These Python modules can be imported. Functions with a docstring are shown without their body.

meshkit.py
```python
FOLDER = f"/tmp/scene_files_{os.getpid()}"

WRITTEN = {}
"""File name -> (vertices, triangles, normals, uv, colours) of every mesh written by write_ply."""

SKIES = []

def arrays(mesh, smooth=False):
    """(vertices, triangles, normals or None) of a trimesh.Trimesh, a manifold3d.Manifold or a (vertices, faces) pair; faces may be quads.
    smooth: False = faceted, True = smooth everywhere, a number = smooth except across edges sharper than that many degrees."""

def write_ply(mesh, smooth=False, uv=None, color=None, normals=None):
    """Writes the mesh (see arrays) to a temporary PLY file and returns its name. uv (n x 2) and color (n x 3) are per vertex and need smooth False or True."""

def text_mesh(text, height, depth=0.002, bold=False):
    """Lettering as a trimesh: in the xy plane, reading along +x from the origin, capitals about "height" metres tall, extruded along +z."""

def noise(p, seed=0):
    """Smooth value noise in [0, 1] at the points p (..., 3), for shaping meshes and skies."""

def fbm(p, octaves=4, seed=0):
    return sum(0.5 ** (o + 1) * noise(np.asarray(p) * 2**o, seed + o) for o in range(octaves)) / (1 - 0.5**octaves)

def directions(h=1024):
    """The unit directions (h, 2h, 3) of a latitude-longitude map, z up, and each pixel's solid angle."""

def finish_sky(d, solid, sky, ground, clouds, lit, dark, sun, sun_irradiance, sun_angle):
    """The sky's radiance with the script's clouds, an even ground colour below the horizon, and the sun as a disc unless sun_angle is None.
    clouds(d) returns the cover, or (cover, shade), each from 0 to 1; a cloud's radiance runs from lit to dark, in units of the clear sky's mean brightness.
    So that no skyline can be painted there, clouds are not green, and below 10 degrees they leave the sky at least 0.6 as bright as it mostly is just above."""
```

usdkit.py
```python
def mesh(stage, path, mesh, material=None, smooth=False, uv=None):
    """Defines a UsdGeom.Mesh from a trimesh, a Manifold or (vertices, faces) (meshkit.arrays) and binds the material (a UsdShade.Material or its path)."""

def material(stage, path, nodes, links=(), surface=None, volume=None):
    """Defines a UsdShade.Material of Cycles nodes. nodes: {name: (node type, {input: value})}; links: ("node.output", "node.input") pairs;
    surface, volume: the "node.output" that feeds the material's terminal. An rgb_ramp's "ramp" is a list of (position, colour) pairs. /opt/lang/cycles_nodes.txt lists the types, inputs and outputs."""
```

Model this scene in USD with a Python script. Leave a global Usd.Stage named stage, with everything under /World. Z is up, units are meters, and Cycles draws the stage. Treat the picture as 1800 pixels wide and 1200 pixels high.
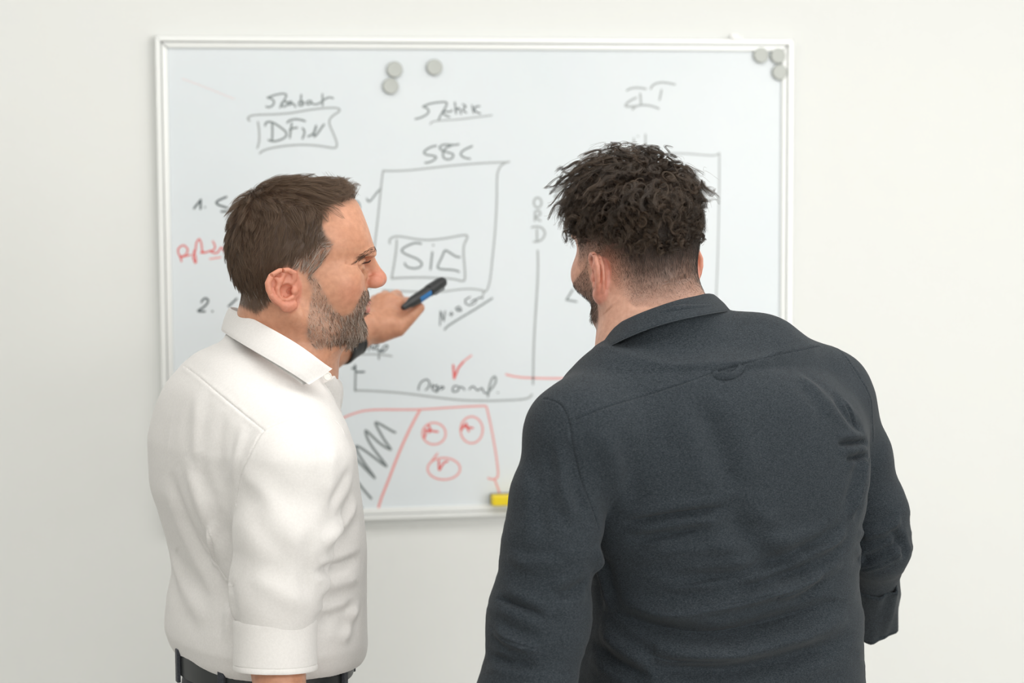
import math, random
import numpy as np, trimesh, usdkit, meshkit
from pxr import Usd, UsdGeom, UsdLux, UsdShade, Gf, Sdf, Vt
from scipy.spatial import cKDTree
from scipy.interpolate import PchipInterpolator, CubicSpline
from shapely.geometry import LineString
from shapely.ops import unary_union

stage = Usd.Stage.CreateInMemory()
UsdGeom.SetStageUpAxis(stage, 'Z'); UsdGeom.SetStageMetersPerUnit(stage, 1.0)
UsdGeom.Xform.Define(stage, '/World'); UsdGeom.Scope.Define(stage, '/World/Looks')

# ---------------------------------------------------------------- camera (70 mm, a little below head height, turned right)
EYE = np.array([-0.546, -3.717, 1.75])
YAW, PITCH, ROLL = math.radians(9.2), math.radians(4.7), math.radians(-0.29)
FPX = 3500.0
def camera_axes(yaw):
    cy, sy, cp, sp = math.cos(yaw), math.sin(yaw), math.cos(PITCH), math.sin(PITCH)
    f = np.array([sy * cp, cy * cp, -sp]); r = np.array([cy, -sy, 0.0]); u = np.cross(r, f)
    c, s = math.cos(ROLL), math.sin(ROLL)
    return r * c + u * s, -r * s + u * c, f
RIGHT, UP, FWD = camera_axes(YAW)
cam = UsdGeom.Camera.Define(stage, '/World/camera')
cam.CreateFocalLengthAttr(70.0); cam.CreateHorizontalApertureAttr(36.0); cam.CreateVerticalApertureAttr(24.0)
cam.CreateFStopAttr(3.6); cam.CreateFocusDistanceAttr(2.66); cam.CreateClippingRangeAttr((0.05, 100.0))
cam.CreateExposureAttr(0.39)
m4 = Gf.Matrix4d(*RIGHT, 0, *UP, 0, *(-FWD), 0, *EYE, 1)
cam.AddTransformOp().Set(m4)

# ---------------------------------------------------------------- lights: ceiling panels and daylight from the window side
def rect_light(name, pos, target, w, h, power, color):
    l = UsdLux.RectLight.Define(stage, '/World/' + name)
    l.CreateWidthAttr(w); l.CreateHeightAttr(h); l.CreateIntensityAttr(power); l.CreateColorAttr(Gf.Vec3f(*color)); l.CreateNormalizeAttr(False)
    z = np.array(pos, float) - np.array(target, float); z /= np.linalg.norm(z)
    x = np.cross([0, 0, 1.0], z)
    if np.linalg.norm(x) < 1e-6: x = np.array([1.0, 0, 0])
    x /= np.linalg.norm(x); y = np.cross(z, x)
    l.AddTransformOp().Set(Gf.Matrix4d(*x, 0, *y, 0, *z, 0, *map(float, pos), 1))
    return l
rect_light('window_daylight', (3.0, -5.2, 1.6), (-0.2, -1.0, 1.2), 2.6, 2.0, 4.6, (1.0, 0.985, 0.96))
rect_light('ceiling_light_front', (0.2, -1.35, 2.74), (0.2, -1.35, 0), 3.6, 0.9, 2.3, (1.0, 0.975, 0.94))
rect_light('ceiling_light_back', (0.0, -4.2, 2.74), (0.0, -4.2, 0), 3.6, 1.4, 4.0, (1.0, 0.975, 0.94))
dome = UsdLux.DomeLight.Define(stage, '/World/sky_light'); dome.CreateIntensityAttr(0.35); dome.CreateColorAttr(Gf.Vec3f(0.95, 0.98, 1.0))

# ---------------------------------------------------------------- helpers
def mat(name, color, rough=0.5, spec=0.5, **kw):
    return usdkit.material(stage, '/World/Looks/' + name, {'p': ('principled_bsdf', {'base_color': color, 'roughness': rough, 'specular_ior_level': spec, **kw})}, [], surface='p.BSDF')
used = {}
def numbered(parent, name):
    k = (parent, name); n = used.get(k, 0); used[k] = n + 1
    return parent + '/' + (name if n == 0 else '%s_%03d' % (name, n))
def obj(name, mesh, m, parent=None, smooth=False, base=(0, 0, 0), tint=None):
    """One Mesh prim. parent: path of the thing or part; base: the origin of the thing in world space."""
    path = numbered(parent or '/World', name)
    if tint is not None or smooth is True:
        v, f, n = meshkit.arrays(mesh, True)
        g = usdkit.mesh(stage, path, (v - np.asarray(base), f), m, True)
        if tint is not None:
            UsdGeom.PrimvarsAPI(g).CreatePrimvar('tint', Sdf.ValueTypeNames.Color3fArray, 'vertex').Set(Vt.Vec3fArray.FromNumpy(np.asarray(tint, np.float32)))
        return g.GetPrim()
    v, f, n = meshkit.arrays(mesh, False)
    return usdkit.mesh(stage, path, (v - np.asarray(base), f), m, smooth).GetPrim()
def thing(name, loc=(0, 0, 0)):
    x = UsdGeom.Xform.Define(stage, numbered('/World', name)); x.AddTranslateOp().Set(Gf.Vec3d(*map(float, loc)))
    return x.GetPrim()
def tag(p, label=None, category=None, group=None, kind=None):
    for k, v in (('label', label), ('category', category), ('group', group), ('kind', kind)):
        if v: p.SetCustomDataByKey(k, v)
    return p
def box(lo, hi):
    lo, hi = np.array(lo, float), np.array(hi, float)
    b = trimesh.creation.box(hi - lo); b.apply_translation((lo + hi) / 2); return b
def bevel_box(lo, hi, r=0.002):
    import manifold3d as m3
    lo, hi = np.array(lo, float), np.array(hi, float)
    pts = np.array([[x, y, z] for x in (lo[0], hi[0]) for y in (lo[1], hi[1]) for z in (lo[2], hi[2])]); c = (lo + hi) / 2
    out = []
    for p in pts:
        s = np.sign(c - p)
        for k in range(3):
            q = p + s * r; q[k] = p[k]; out.append(q)
            for j in range(3):
                if j != k:
                    q = p + s * r * 0.29; q[3 - j - k] = p[3 - j - k] + s[3 - j - k] * r; out.append(q)
    return trimesh.convex.convex_hull(np.array(out))
def cat(ms): return trimesh.util.concatenate(ms)

# pixel of the photograph -> ray; points on the board's plane
def ray(px, py): return FWD + RIGHT * ((px - 900) / FPX) - UP * ((py - 600) / FPX)
def on_plane(px, py, yw):
    d = ray(px, py); t = (yw - EYE[1]) / d[1]
    return EYE + d * t
# ---------------------------------------------------------------- the room
M_wall = usdkit.material(stage, '/World/Looks/wall_paint', {
    'g': ('geometry', {}), 'n': ('noise_texture', {'scale': 220.0, 'detail': 3.0}), 'n2': ('noise_texture', {'scale': 40.0, 'detail': 3.0}),
    'ad': ('math', {'math_type': 'add'}), 'b': ('bump', {'strength': 0.12, 'distance': 0.002}),
    'p': ('principled_bsdf', {'base_color': (0.80, 0.815, 0.80), 'roughness': 0.75, 'specular_ior_level': 0.2})},
    [('g.position', 'n.vector'), ('g.position', 'n2.vector'), ('n.fac', 'ad.value1'), ('n2.fac', 'ad.value2'), ('ad.value', 'b.height'), ('b.normal', 'p.normal')], surface='p.BSDF')
M_ceiling = mat('ceiling_paint', (0.85, 0.85, 0.84), 0.8, 0.1)
M_floor = usdkit.material(stage, '/World/Looks/carpet', {'g': ('geometry', {}), 'n': ('noise_texture', {'scale': 300.0}),
    'r': ('rgb_ramp', {'ramp': [(0.3, (0.46, 0.45, 0.43)), (0.7, (0.58, 0.57, 0.55))]}), 'p': ('principled_bsdf', {'roughness': 0.95, 'specular_ior_level': 0.1})},
    [('g.position', 'n.vector'), ('n.fac', 'r.fac'), ('r.color', 'p.base_color')], surface='p.BSDF')
X0, X1, Y0, H = -3.6, 3.6, -6.6, 2.8
def struct(name, mesh, m): return tag(obj(name, mesh, m), kind='structure')
struct('wall_back', box((X0, 0, 0), (X1, 0.12, H)), M_wall)
struct('wall_left', box((X0 - 0.12, Y0, 0), (X0, 0.12, H)), M_wall)
struct('wall_right', box((X1, Y0, 0), (X1 + 0.12, 0.12, H)), M_wall)
struct('wall_front', box((X0 - 0.12, Y0 - 0.12, 0), (X1 + 0.12, Y0, H)), M_wall)
struct('floor', box((X0 - 0.12, Y0 - 0.12, -0.1), (X1 + 0.12, 0.12, 0)), M_floor)
struct('ceiling', box((X0 - 0.12, Y0 - 0.12, H), (X1 + 0.12, 0.12, H + 0.1)), M_ceiling)
struct('baseboard_back', bevel_box((X0, -0.014, 0), (X1, 0.0, 0.07), 0.003), M_ceiling)

# ---------------------------------------------------------------- the whiteboard
M_board = usdkit.material(stage, '/World/Looks/board_enamel', {'g': ('geometry', {}), 'n': ('noise_texture', {'scale': 3.0, 'detail': 4.0}),
    'r': ('rgb_ramp', {'ramp': [(0.3, (0.715, 0.77, 0.805)), (0.7, (0.755, 0.80, 0.83))]}), 'p': ('principled_bsdf', {'roughness': 0.28, 'specular_ior_level': 0.35})},
    [('g.position', 'n.vector'), ('n.fac', 'r.fac'), ('r.color', 'p.base_color')], surface='p.BSDF')
M_alu = mat('frame_aluminium', (0.86, 0.88, 0.87), 0.35, 0.5, metallic=0.2)
M_groove = mat('frame_groove', (0.42, 0.43, 0.43), 0.5)
M_cornerdark = mat('mitre_joint', (0.30, 0.31, 0.31), 0.6)
YB = -0.0125                                            # the writing surface
BZ, HW, HH = 1.56, 0.60, 0.45
board = thing('whiteboard', (0, 0, BZ))
tag(board, 'white magnetic whiteboard in aluminium frame covered in marker sketches, hung on the wall', 'whiteboard')
bp = str(board.GetPath()); bb = (0, 0, BZ)
obj('writing_surface', box((-HW + 0.012, YB, BZ - HH + 0.012), (HW - 0.012, -0.001, BZ + HH - 0.012)), M_board, bp, base=bb)
# the frame's profile: (outwards from the inner edge, towards the room): two steps with a groove between
prof = [(0.0, 0.0120), (0.0, 0.0165), (0.0012, 0.0180), (0.0095, 0.0190), (0.0103, 0.0180), (0.0103, 0.0165), (0.0118, 0.0165), (0.0118, 0.0200), (0.0130, 0.0220), (0.0205, 0.0220), (0.0220, 0.0205), (0.0220, 0.0020), (0.0205, 0.0005), (0.0, 0.0005)]
def rail(a, b, out):
    """A rail from inner corner a to inner corner b (x, z), mitred, the profile growing along out."""
    a, b, out = np.array(a, float), np.array(b, float), np.array(out, float); d = (b - a) / np.linalg.norm(b - a); g = 0.0004
    va, vb = [], []
    for u, w in prof:
        pa, pb = a + out * u - d * (u - g), b + out * u + d * (u - g)
        va.append((pa[0], -w, BZ + pa[1])); vb.append((pb[0], -w, BZ + pb[1]))
    n = len(prof); v = va + vb
    f = [t for i in range(n) for t in ((i, (i + 1) % n, n + (i + 1) % n), (i, n + (i + 1) % n, n + i))]
    import shapely
    _, tri = trimesh.creation.triangulate_polygon(shapely.Polygon(prof), engine='earcut')
    pts, tri = trimesh.creation.triangulate_polygon(shapely.Polygon(prof), engine='earcut')
    look = {tuple(np.round(p, 7)): i for i, p in enumerate(prof)}
    idx = [look[tuple(np.round(p, 7))] for p in pts]
    for t in tri:
        i, j, k = (idx[q] for q in t); f.append((i, j, k)); f.append((n + i, n + k, n + j))
    m = trimesh.Trimesh(v, f, process=False); trimesh.repair.fix_normals(m); return m
iw, ih = HW - 0.022, HH - 0.022
for a, b, o in (((-iw, ih), (iw, ih), (0, 1)), ((iw, -ih), (-iw, -ih), (0, -1)), ((-iw, -ih), (-iw, ih), (-1, 0)), ((iw, ih), (iw, -ih), (1, 0))):
    obj('frame_rail', rail(a, b, o), M_alu, bp, base=bb)
# dark packing in the groove and at the mitres
g0, g1 = 0.0104, 0.0117
gm = []
for s in (-1, 1):
    gm.append(box((-iw - g1, -0.0168, BZ + s * (ih + 0.01105) - 0.00065), (iw + g1, -0.0160, BZ + s * (ih + 0.01105) + 0.00065)))
    gm.append(box((s * (iw + 0.01105) - 0.00065, -0.0168, BZ - ih - g1), (s * (iw + 0.01105) + 0.00065, -0.0160, BZ + ih + g1)))
obj('frame_groove', cat(gm), M_groove, bp, base=bb)
for sx in (-1, 1):
    for sz in (-1, 1):
        b = box((-0.0145, -0.0205, -0.0006), (0.0145, -0.004, 0.0006)); b.apply_transform(trimesh.transformations.rotation_matrix(-sx * sz * math.pi / 4, [0, 1, 0]))
        b.apply_translation((sx * (iw + 0.0105), 0, BZ + sz * (ih + 0.0105))); obj('mitre_joint', b, M_cornerdark, bp, base=bb)
# small white hanging clip over the top rail
cx = on_plane(1296, 66, -0.022)[0]
obj('hanging_clip', cat([bevel_box((cx - 0.011, -0.0245, BZ + HH - 0.004), (cx + 0.011, -0.001, BZ + HH + 0.0055), 0.0022), bevel_box((cx - 0.008, -0.004, BZ + HH), (cx + 0.008, -0.0005, BZ + HH + 0.012), 0.001)]), mat('clip_plastic', (0.9, 0.9, 0.89), 0.35), bp, base=bb)
import shapely

# ---------------------------------------------------------------- marker strokes (flat ink on the board), traced from the zoomed photograph
INK = {'black': mat('marker_ink_black', (0.055, 0.075, 0.080), 0.5), 'grey': mat('marker_ink_grey', (0.20, 0.23, 0.235), 0.5), 'pale': mat('marker_ink_pale', (0.36, 0.39, 0.395), 0.5),
       'red': mat('marker_ink_red', (0.72, 0.10, 0.09), 0.5), 'palered': mat('marker_ink_pale_red', (0.80, 0.33, 0.31), 0.5), 'faint': mat('marker_ink_faint', (0.56, 0.59, 0.60), 0.5), 'faintred': mat('marker_ink_faint_red', (0.79, 0.62, 0.62), 0.5)}
def ell(cx, cy, rx, ry, a0=0, a1=360, n=22): return [(cx + rx * math.cos(math.radians(a)), cy + ry * math.sin(math.radians(a))) for a in np.linspace(a0, a1, n)]
def soft(pts):
    p = np.array(pts, float)
    if len(p) < 3: return p
    t = np.r_[0, np.cumsum(np.sqrt(np.linalg.norm(np.diff(p, axis=0), axis=1)))]
    if (np.diff(t) < 1e-9).any(): return p
    q = np.linspace(0, t[-1], 6 * len(p)); cs = CubicSpline(t, p); lin = np.stack([np.interp(q, t, p[:, k]) for k in range(2)], 1)
    return 0.75 * cs(q) + 0.25 * lin
layer = [0]
def writing(name, label, ink, origin, s, strokes, width=0.0034, sharp=False):
    polys = []
    for st in strokes:
        if len(st) == 1: st = [st[0], (st[0][0] + 0.6 * s, st[0][1])]
        q = np.array(st, float) if sharp else soft(st)
        w = np.array([on_plane(origin[0] + x / s, origin[1] + y / s, YB)[[0, 2]] for x, y in q])
        polys.append(LineString(w).buffer(width / 2, quad_segs=3).simplify(0.0001))
    shp = unary_union(polys); layer[0] += 1; y = YB - 0.00015 - 0.00001 * (layer[0] % 9)
    ms = []
    for g in getattr(shp, 'geoms', [shp]):
        m = trimesh.creation.extrude_polygon(g, 0.0001, engine='earcut'); ms.append(m)
    m = cat(ms); v = m.vertices.copy()
    m2 = trimesh.Trimesh(np.stack([v[:, 0], y - v[:, 2], v[:, 1]], 1), m.faces[:, ::-1] if False else m.faces, process=False); trimesh.repair.fix_normals(m2)
    p = obj(name, m2, INK[ink], bp, base=bb); tag(p, label)
W = writing
Z1, Z2, Z3, Z4, Z5, Z6, Z7, Z8, Z9 = (420, 150), (720, 160), (620, 260), (660, 400), (300, 330), (600, 580), (570, 660), (880, 330), (1080, 130)
W('handwritten_word', 'grey handwritten word above the DFiN box', 'grey', Z1, 9, [[(430,335),(480,345),(540,310),(555,255),(520,215),(450,195)],[(450,195),(560,155),(700,130),(750,150),(730,210),(690,280),(650,350)],[(690,270),(668,310),(700,335),(750,320),(770,280),(740,255),(690,265)],[(770,270),(830,265),(790,310),(850,290),(880,310),(895,340)],[(985,150),(985,250),(1015,305)],[(985,245),(945,280),(960,320),(1010,310),(1025,275),(985,245)],[(1145,250),(1100,245),(1070,270),(1080,300),(1120,295),(1145,265)],[(1145,265),(1160,290),(1200,300),(1260,290),(1330,240),(1390,200),(1440,190),(1490,205)],[(1320,140),(1325,320)]], 0.0032)
W('drawn_box', 'grey drawn box with wavy sides', 'pale', Z1, 9, [[(170,560),(140,520),(180,485),(300,465),(500,460),(800,440),(1100,390),(1350,360),(1520,355),(1590,375),(1590,405),(1500,470),(1440,530),(1430,600),(1470,710),(1530,850),(1550,930),(1540,980),(1480,990),(1300,960),(1000,940),(700,960),(480,1000),(370,1040),(330,1075)],[(300,580),(320,720),(320,880),(290,990)]])
W('handwritten_word', 'handwritten letters DFiN', 'grey', Z1, 9, [[(415,635),(430,590),(480,575),(560,600),(680,680),(750,750),(740,810),(660,860),(560,885),(470,865)],[(525,600),(530,740),(525,870)],[(765,590),(800,555),(900,535),(1000,550),(1045,565)],[(835,600),(820,700),(805,830)],[(800,705),(850,680),(920,670)],[(1005,680),(1035,720),(1030,780),(1005,840)],[(1095,805),(1130,795),(1190,740),(1220,640)],[(1220,640),(1190,740),(1190,810)],[(1190,810),(1220,790),(1300,680),(1345,620)],[(1020,560)]], 0.0036)
W('handwritten_word', 'underlined handwritten word above SBC', 'grey', Z2, 8.572, [[(85,420),(170,400),(260,350),(290,300),(260,260),(200,235)],[(200,235),(330,185),(480,165),(550,170),(560,200),(520,280),(470,360),(435,440)],[(500,320),(530,360),(600,390)],[(500,325),(520,300),(580,312),(640,290)]], 0.0032)
W('handwritten_word', None, 'black', Z2, 8.572, [[(680,170),(700,340)],[(700,290),(740,255),(775,345)],[(800,200),(845,240),(805,270),(855,325)],[(940,215),(965,330)],[(1055,230),(980,250),(990,300),(1065,335)],[(500,325),(515,300)]], 0.0025)
W('drawn_underline', 'thin grey underline', 'pale', Z2, 8.572, [[(310,500),(340,465),(440,445),(700,430),(1000,395),(1240,365)]], 0.0026)
W('handwritten_word', 'handwritten letters SBC', 'grey', Z2, 8.572, [[(400,825),(330,840),(240,890),(215,930),(260,960),(380,980),(400,1005),(330,1060),(235,1080)],[(740,800),(620,810),(500,810),(450,850),(480,890),(600,930),(660,960),(640,1010),(570,1030),(510,1000),(510,900),(560,850),(640,815)],[(940,830),(850,870),(780,920),(770,960),(820,1000),(910,1020)]], 0.0034)
W('drawn_box', 'large grey drawn box around the SiC box', 'pale', Z3, 6, [[(320,240),(600,235),(1000,190),(1640,150)],[(320,240),(300,400),(270,700),(240,950),(215,1160),(195,1320),(180,1480)],[(1650,145),(1560,190),(1525,280),(1520,500),(1500,900),(1470,1200),(1450,1380),(1420,1490),(1385,1520)]], 0.0032)
W('drawn_box', 'bottom line of the large grey box', 'pale', Z4, 6, [[(80,660),(200,665),(400,675),(700,675),(850,655),(1000,645),(1140,665)],[(1140,665),(1130,730)]], 0.0032)
W('check_mark', 'small grey check mark', 'grey', Z3, 6, [[(150,535),(175,565),(240,490),(300,430)],[(-10,565),(20,555),(50,563),(70,590),(75,635)]], 0.0032)
W('drawn_box', 'small grey drawn box around SiC', 'pale', Z4, 6, [[(150,165),(155,120),(200,95),(280,95),(420,120),(560,130),(720,115),(860,90),(960,80),(970,100),(935,180),(930,300),(940,420),(935,560),(860,550),(750,535),(500,525),(170,535)],[(225,130),(210,300),(180,480),(170,535)]], 0.0036)
W('handwritten_word', 'handwritten letters SiC', 'grey', Z4, 6, [[(480,170),(400,165),(310,205),(275,240),(320,280),(440,330),(490,380),(470,415),(400,430),(330,410),(310,375)],[(608,185)],[(600,260),(580,440)],[(890,310),(800,275),(735,240),(700,310),(655,420),(720,440),(880,465)]], 0.0036)
W('handwritten_word', 'slanted handwritten word below the large box', 'black', Z4, 6, [[(680,1030),(685,880)],[(690,890),(720,985)],[(720,985),(735,880)],[(780,912),(818,908)],[(800,890),(800,932)],[(845,850),(880,830),(905,860),(870,880),(850,860),(905,880)],[(1000,730),(945,760),(950,800),(990,820),(1040,800)],[(1010,785),(1050,755),(1060,790)],[(1060,760),(1100,735),(1130,745)]], 0.0023, True)
W('drawn_underline', 'slanted grey underline', 'grey', Z4, 6, [[(730,1075),(760,1040),(900,950),(1050,860),(1230,745)]], 0.0034)
W('handwritten_list_number', 'black handwritten number 1', 'black', Z5, 5, [[(205,180),(265,105),(262,185)]], 0.0036, True)
W('full_stop', None, 'grey', Z5, 5, [[(300,170)]], 0.0032)
W('handwritten_letter', 'black handwritten letters beside number 1', 'black', Z5, 5, [[(490,80),(430,105),(400,130),(420,150),(495,175)],[(445,208),(490,208)]], 0.0036)
W('handwritten_word', 'red handwritten word', 'red', Z5, 5, [[(95,645),(75,590),(65,540),(110,505),(150,540),(130,590),(80,600)],[(90,610),(170,590)],[(205,550),(215,660),(195,590),(215,560),(225,490),(250,450),(270,490),(275,570)],[(265,570),(300,570),(340,555)],[(370,470),(370,550),(345,555),(390,575),(420,560),(440,525),(470,560)],[(275,565),(290,560)]], 0.0028)
W('drawn_underline', 'short red underline', 'palered', Z5, 5, [[(345,625),(440,610)]], 0.003)
W('handwritten_list_number', 'black handwritten number 2', 'black', Z5, 5, [[(270,1005),(310,970),(330,990),(300,1040),(240,1080),(300,1086)]], 0.0036)
W('full_stop', None, 'black', Z5, 5, [[(365,1085)]], 0.0034)
W('drawn_line', 'short black stroke beside number 2', 'black', Z5, 5, [[(510,1040),(580,975)]], 0.0036)
W('handwritten_word', 'black handwritten rep beside the wristband', 'black', Z6, 6, [[(290,215),(312,160),(335,205),(350,165)],[(350,165),(390,155),(370,200),(420,210)],[(395,305),(410,220),(440,230),(490,170),(470,160),(430,215)]], 0.0025)
W('drawn_underline', None, 'pale', Z6, 6, [[(120,252),(190,255),(360,255),(530,275)]], 0.0032)
W('drawn_arrow', 'black arrow head', 'black', Z6, 6, [[(145,370),(145,420),(158,437),(240,440)],[(115,405),(150,395)]], 0.0036)
W('drawn_line', 'long grey line from the arrow to ORD', 'grey', Z6, 6, [[(150,430),(145,640)]], 0.0034)
W('drawn_line', 'long grey line below the handwriting', 'pale', Z6, 6, [[(145,635),(400,645),(700,670),(1000,710),(1300,740),(1600,745),(1800,738),(1960,720),(2010,680)]], 0.0036)
W('drawn_line', 'upright grey line below ORD', 'pale', Z8, 3.075, [[(200,340),(200,500),(185,740),(178,900),(175,1060)]], 0.0038)
W('handwritten_word', 'black handwritten words under the red check mark', 'black', Z6, 6, [[(815,630),(845,545),(905,520),(930,560),(890,630)],[(960,570),(960,620),(1000,650)],[(950,600),(1010,580)],[(1010,590),(1010,650),(1040,600),(1080,600),(1050,625)],[(1230,595),(1180,600),(1175,645),(1220,645),(1240,605)],[(1240,605),(1270,600),(1300,630)],[(1350,625),(1400,600),(1440,635),(1480,610),(1500,650),(1560,650)],[(1650,660)]], 0.0026)
W('handwritten_letter', None, 'grey', Z6, 6, [[(1545,700),(1560,600),(1590,510),(1620,490),(1630,540),(1590,610),(1550,650)]], 0.0034)
W('check_mark', 'red check mark', 'red', Z6, 6, [[(1180,370),(1185,440),(1190,510)],[(1190,510),(1235,395),(1290,330)]], 0.004, True)
W('check_mark', None, 'palered', Z6, 6, [[(1290,330),(1370,268)]], 0.0032, True)
W('drawn_arrow', 'red arrow head beside the collar', 'palered', Z7, 4.615, [[(40,110),(115,175),(40,215)]], 0.0036, True)
W('drawn_line', 'red tick across the red line', 'red', Z7, 4.615, [[(120,300),(100,440)]], 0.0038, True)
W('drawn_frame', 'red drawn trapezoid frame', 'palered', Z7, 4.615, [[(80,380),(180,330),(320,285),(500,275),(750,275),(1000,260),(1310,245)],[(1315,250),(1350,400),(1390,620),(1410,780),(1400,830),(1360,840),(1330,830)],[(1380,840),(1420,950),(1430,1040)]], 0.0034)
W('drawn_line', 'red slanted line left of the circles', 'palered', Z7, 4.615, [[(775,280),(700,420),(600,640),(520,850),(460,1000),(430,1130)]], 0.0046)
W('drawn_circle', 'left of the two upper red circles', 'palered', Z7, 4.615, [ell(890,470,95,88)], 0.0034)
W('drawn_circle', 'right of the two upper red circles', 'palered', Z7, 4.615, [ell(1195,440,90,108)], 0.0034)
W('drawn_circle', 'lower red circle', 'palered', Z7, 4.615, [ell(970,755,132,88),[(855,715),(880,680),(918,632)]], 0.0034)
for sc in ([[(845,405),(862,440),(850,460)],[(820,440),(920,455)],[(815,500),(825,440)]], [[(1150,385),(1172,450)],[(1125,412),(1205,425)],[(1112,440),(1135,400)]], [[(930,690),(935,765),(960,720),(1000,695)]]):
    W('drawn_scribble', None, 'red', Z7, 4.615, sc, 0.0036)
W('drawn_zigzag', 'black zigzag hatching', 'grey', Z7, 4.615, [[(575,460),(500,420),(415,380),(440,440),(500,540),(540,600),(440,540),(335,445),(350,510),(420,620),(505,735),(400,660),(260,570),(270,620),(340,730),(410,830),(300,720),(195,610),(120,520)],[(200,760),(300,900),(380,995)],[(200,960),(330,1100)]], 0.0046)
W('handwritten_word', 'stacked handwritten letters ORD', 'pale', Z8, 3.075, [ell(200,80,21,27,n=14),[(185,130),(184,178)],[(185,132),(210,126),(214,145),(190,155),(215,178)],[(168,214),(220,215),(240,245),(222,280),(180,291)],[(196,225),(197,282)]], 0.0036)
W('drawn_line', 'grey angle mark behind the bearded jaw', 'grey', Z8, 3.075, [[(390,550),(355,605),(410,615)]], 0.0034, True)
W('drawn_line', 'red line running behind the dark shoulder', 'palered', Z8, 3.075, [[(30,1008),(120,1025),(340,1030),(500,1030)]], 0.0036)
W('handwritten_word', 'handwritten letters IT', 'pale', Z9, 7.06, [[(155,205),(200,180),(280,170),(390,185)],[(320,245),(330,370)],[(270,295),(170,350),(135,395),(180,405),(260,400)],[(225,440),(270,400),(350,385),(450,395),(550,430)],[(450,185),(490,130),(580,105),(680,115),(750,130)],[(585,200),(560,320)]], 0.0034)
W('drawn_box', 'pale box at the right beside the curly hair', 'pale', Z9, 7.06, [[(600,985),(930,990),(1100,1005),(1240,1010),(1300,985)],[(1302,980),(1300,1500),(1285,2200),(1262,2760)]], 0.0026)
W('handwritten_word', 'faint letters above the curly hair', 'pale', Z9, 7.06, [[(385,750),(385,880)],[(290,772)],[(240,800),(242,880)]], 0.003)
W('drawn_line', 'faint red smear', 'faintred', Z5, 5, [[(100,-960),(260,-900),(560,-780)]], 0.0012, True)

# ---------------------------------------------------------------- magnets and eraser
M_mag = mat('magnet_grey', (0.50, 0.525, 0.50), 0.42)
def magnet(px, py, label, group=None):
    c = on_plane(px, py, YB - 0.006)
    t = thing('round_magnet', (c[0], YB, c[2])); tag(t, label, 'magnet', 'round grey board magnets')
    r, h = 0.0148, 0.0082
    cap = trimesh.creation.revolve([(0, h - 0.0004), (r * 0.70, h - 0.0003), (r * 0.88, h), (r * 0.96, h - 0.0008), (r, h - 0.0024), (r, 0.0012), (r - 0.0008, 0.0012)], sections=40)
    foot = trimesh.creation.revolve([(0, 0.0014), (r - 0.0009, 0.0014), (r - 0.0009, 0.0002), (0, 0.0002)], sections=32)
    for nm, m, mm in (('cap', cap, M_mag), ('magnet_core', foot, M_groove)):
        m.apply_transform(np.array([[1, 0, 0, 0], [0, 0, -1, 0], [0, 1, 0, 0], [0, 0, 0, 1.0]])); trimesh.repair.fix_normals(m); obj(nm, m, mm, str(t.GetPath()), 40)
magnet(694, 122, 'grey round magnet, upper one of the touching pair left of the lone magnet')
magnet(687, 151, 'grey round magnet, lower one of the touching pair left of the lone magnet')
magnet(764, 118, 'lone grey round magnet near the top middle of the whiteboard')
magnet(1338, 97, 'grey round magnet in the top right corner cluster, the left one of three')
magnet(1368, 98, 'grey round magnet in the top right corner cluster, upper right one')
magnet(1371, 127, 'grey round magnet in the top right corner cluster, the lowest one')
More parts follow.
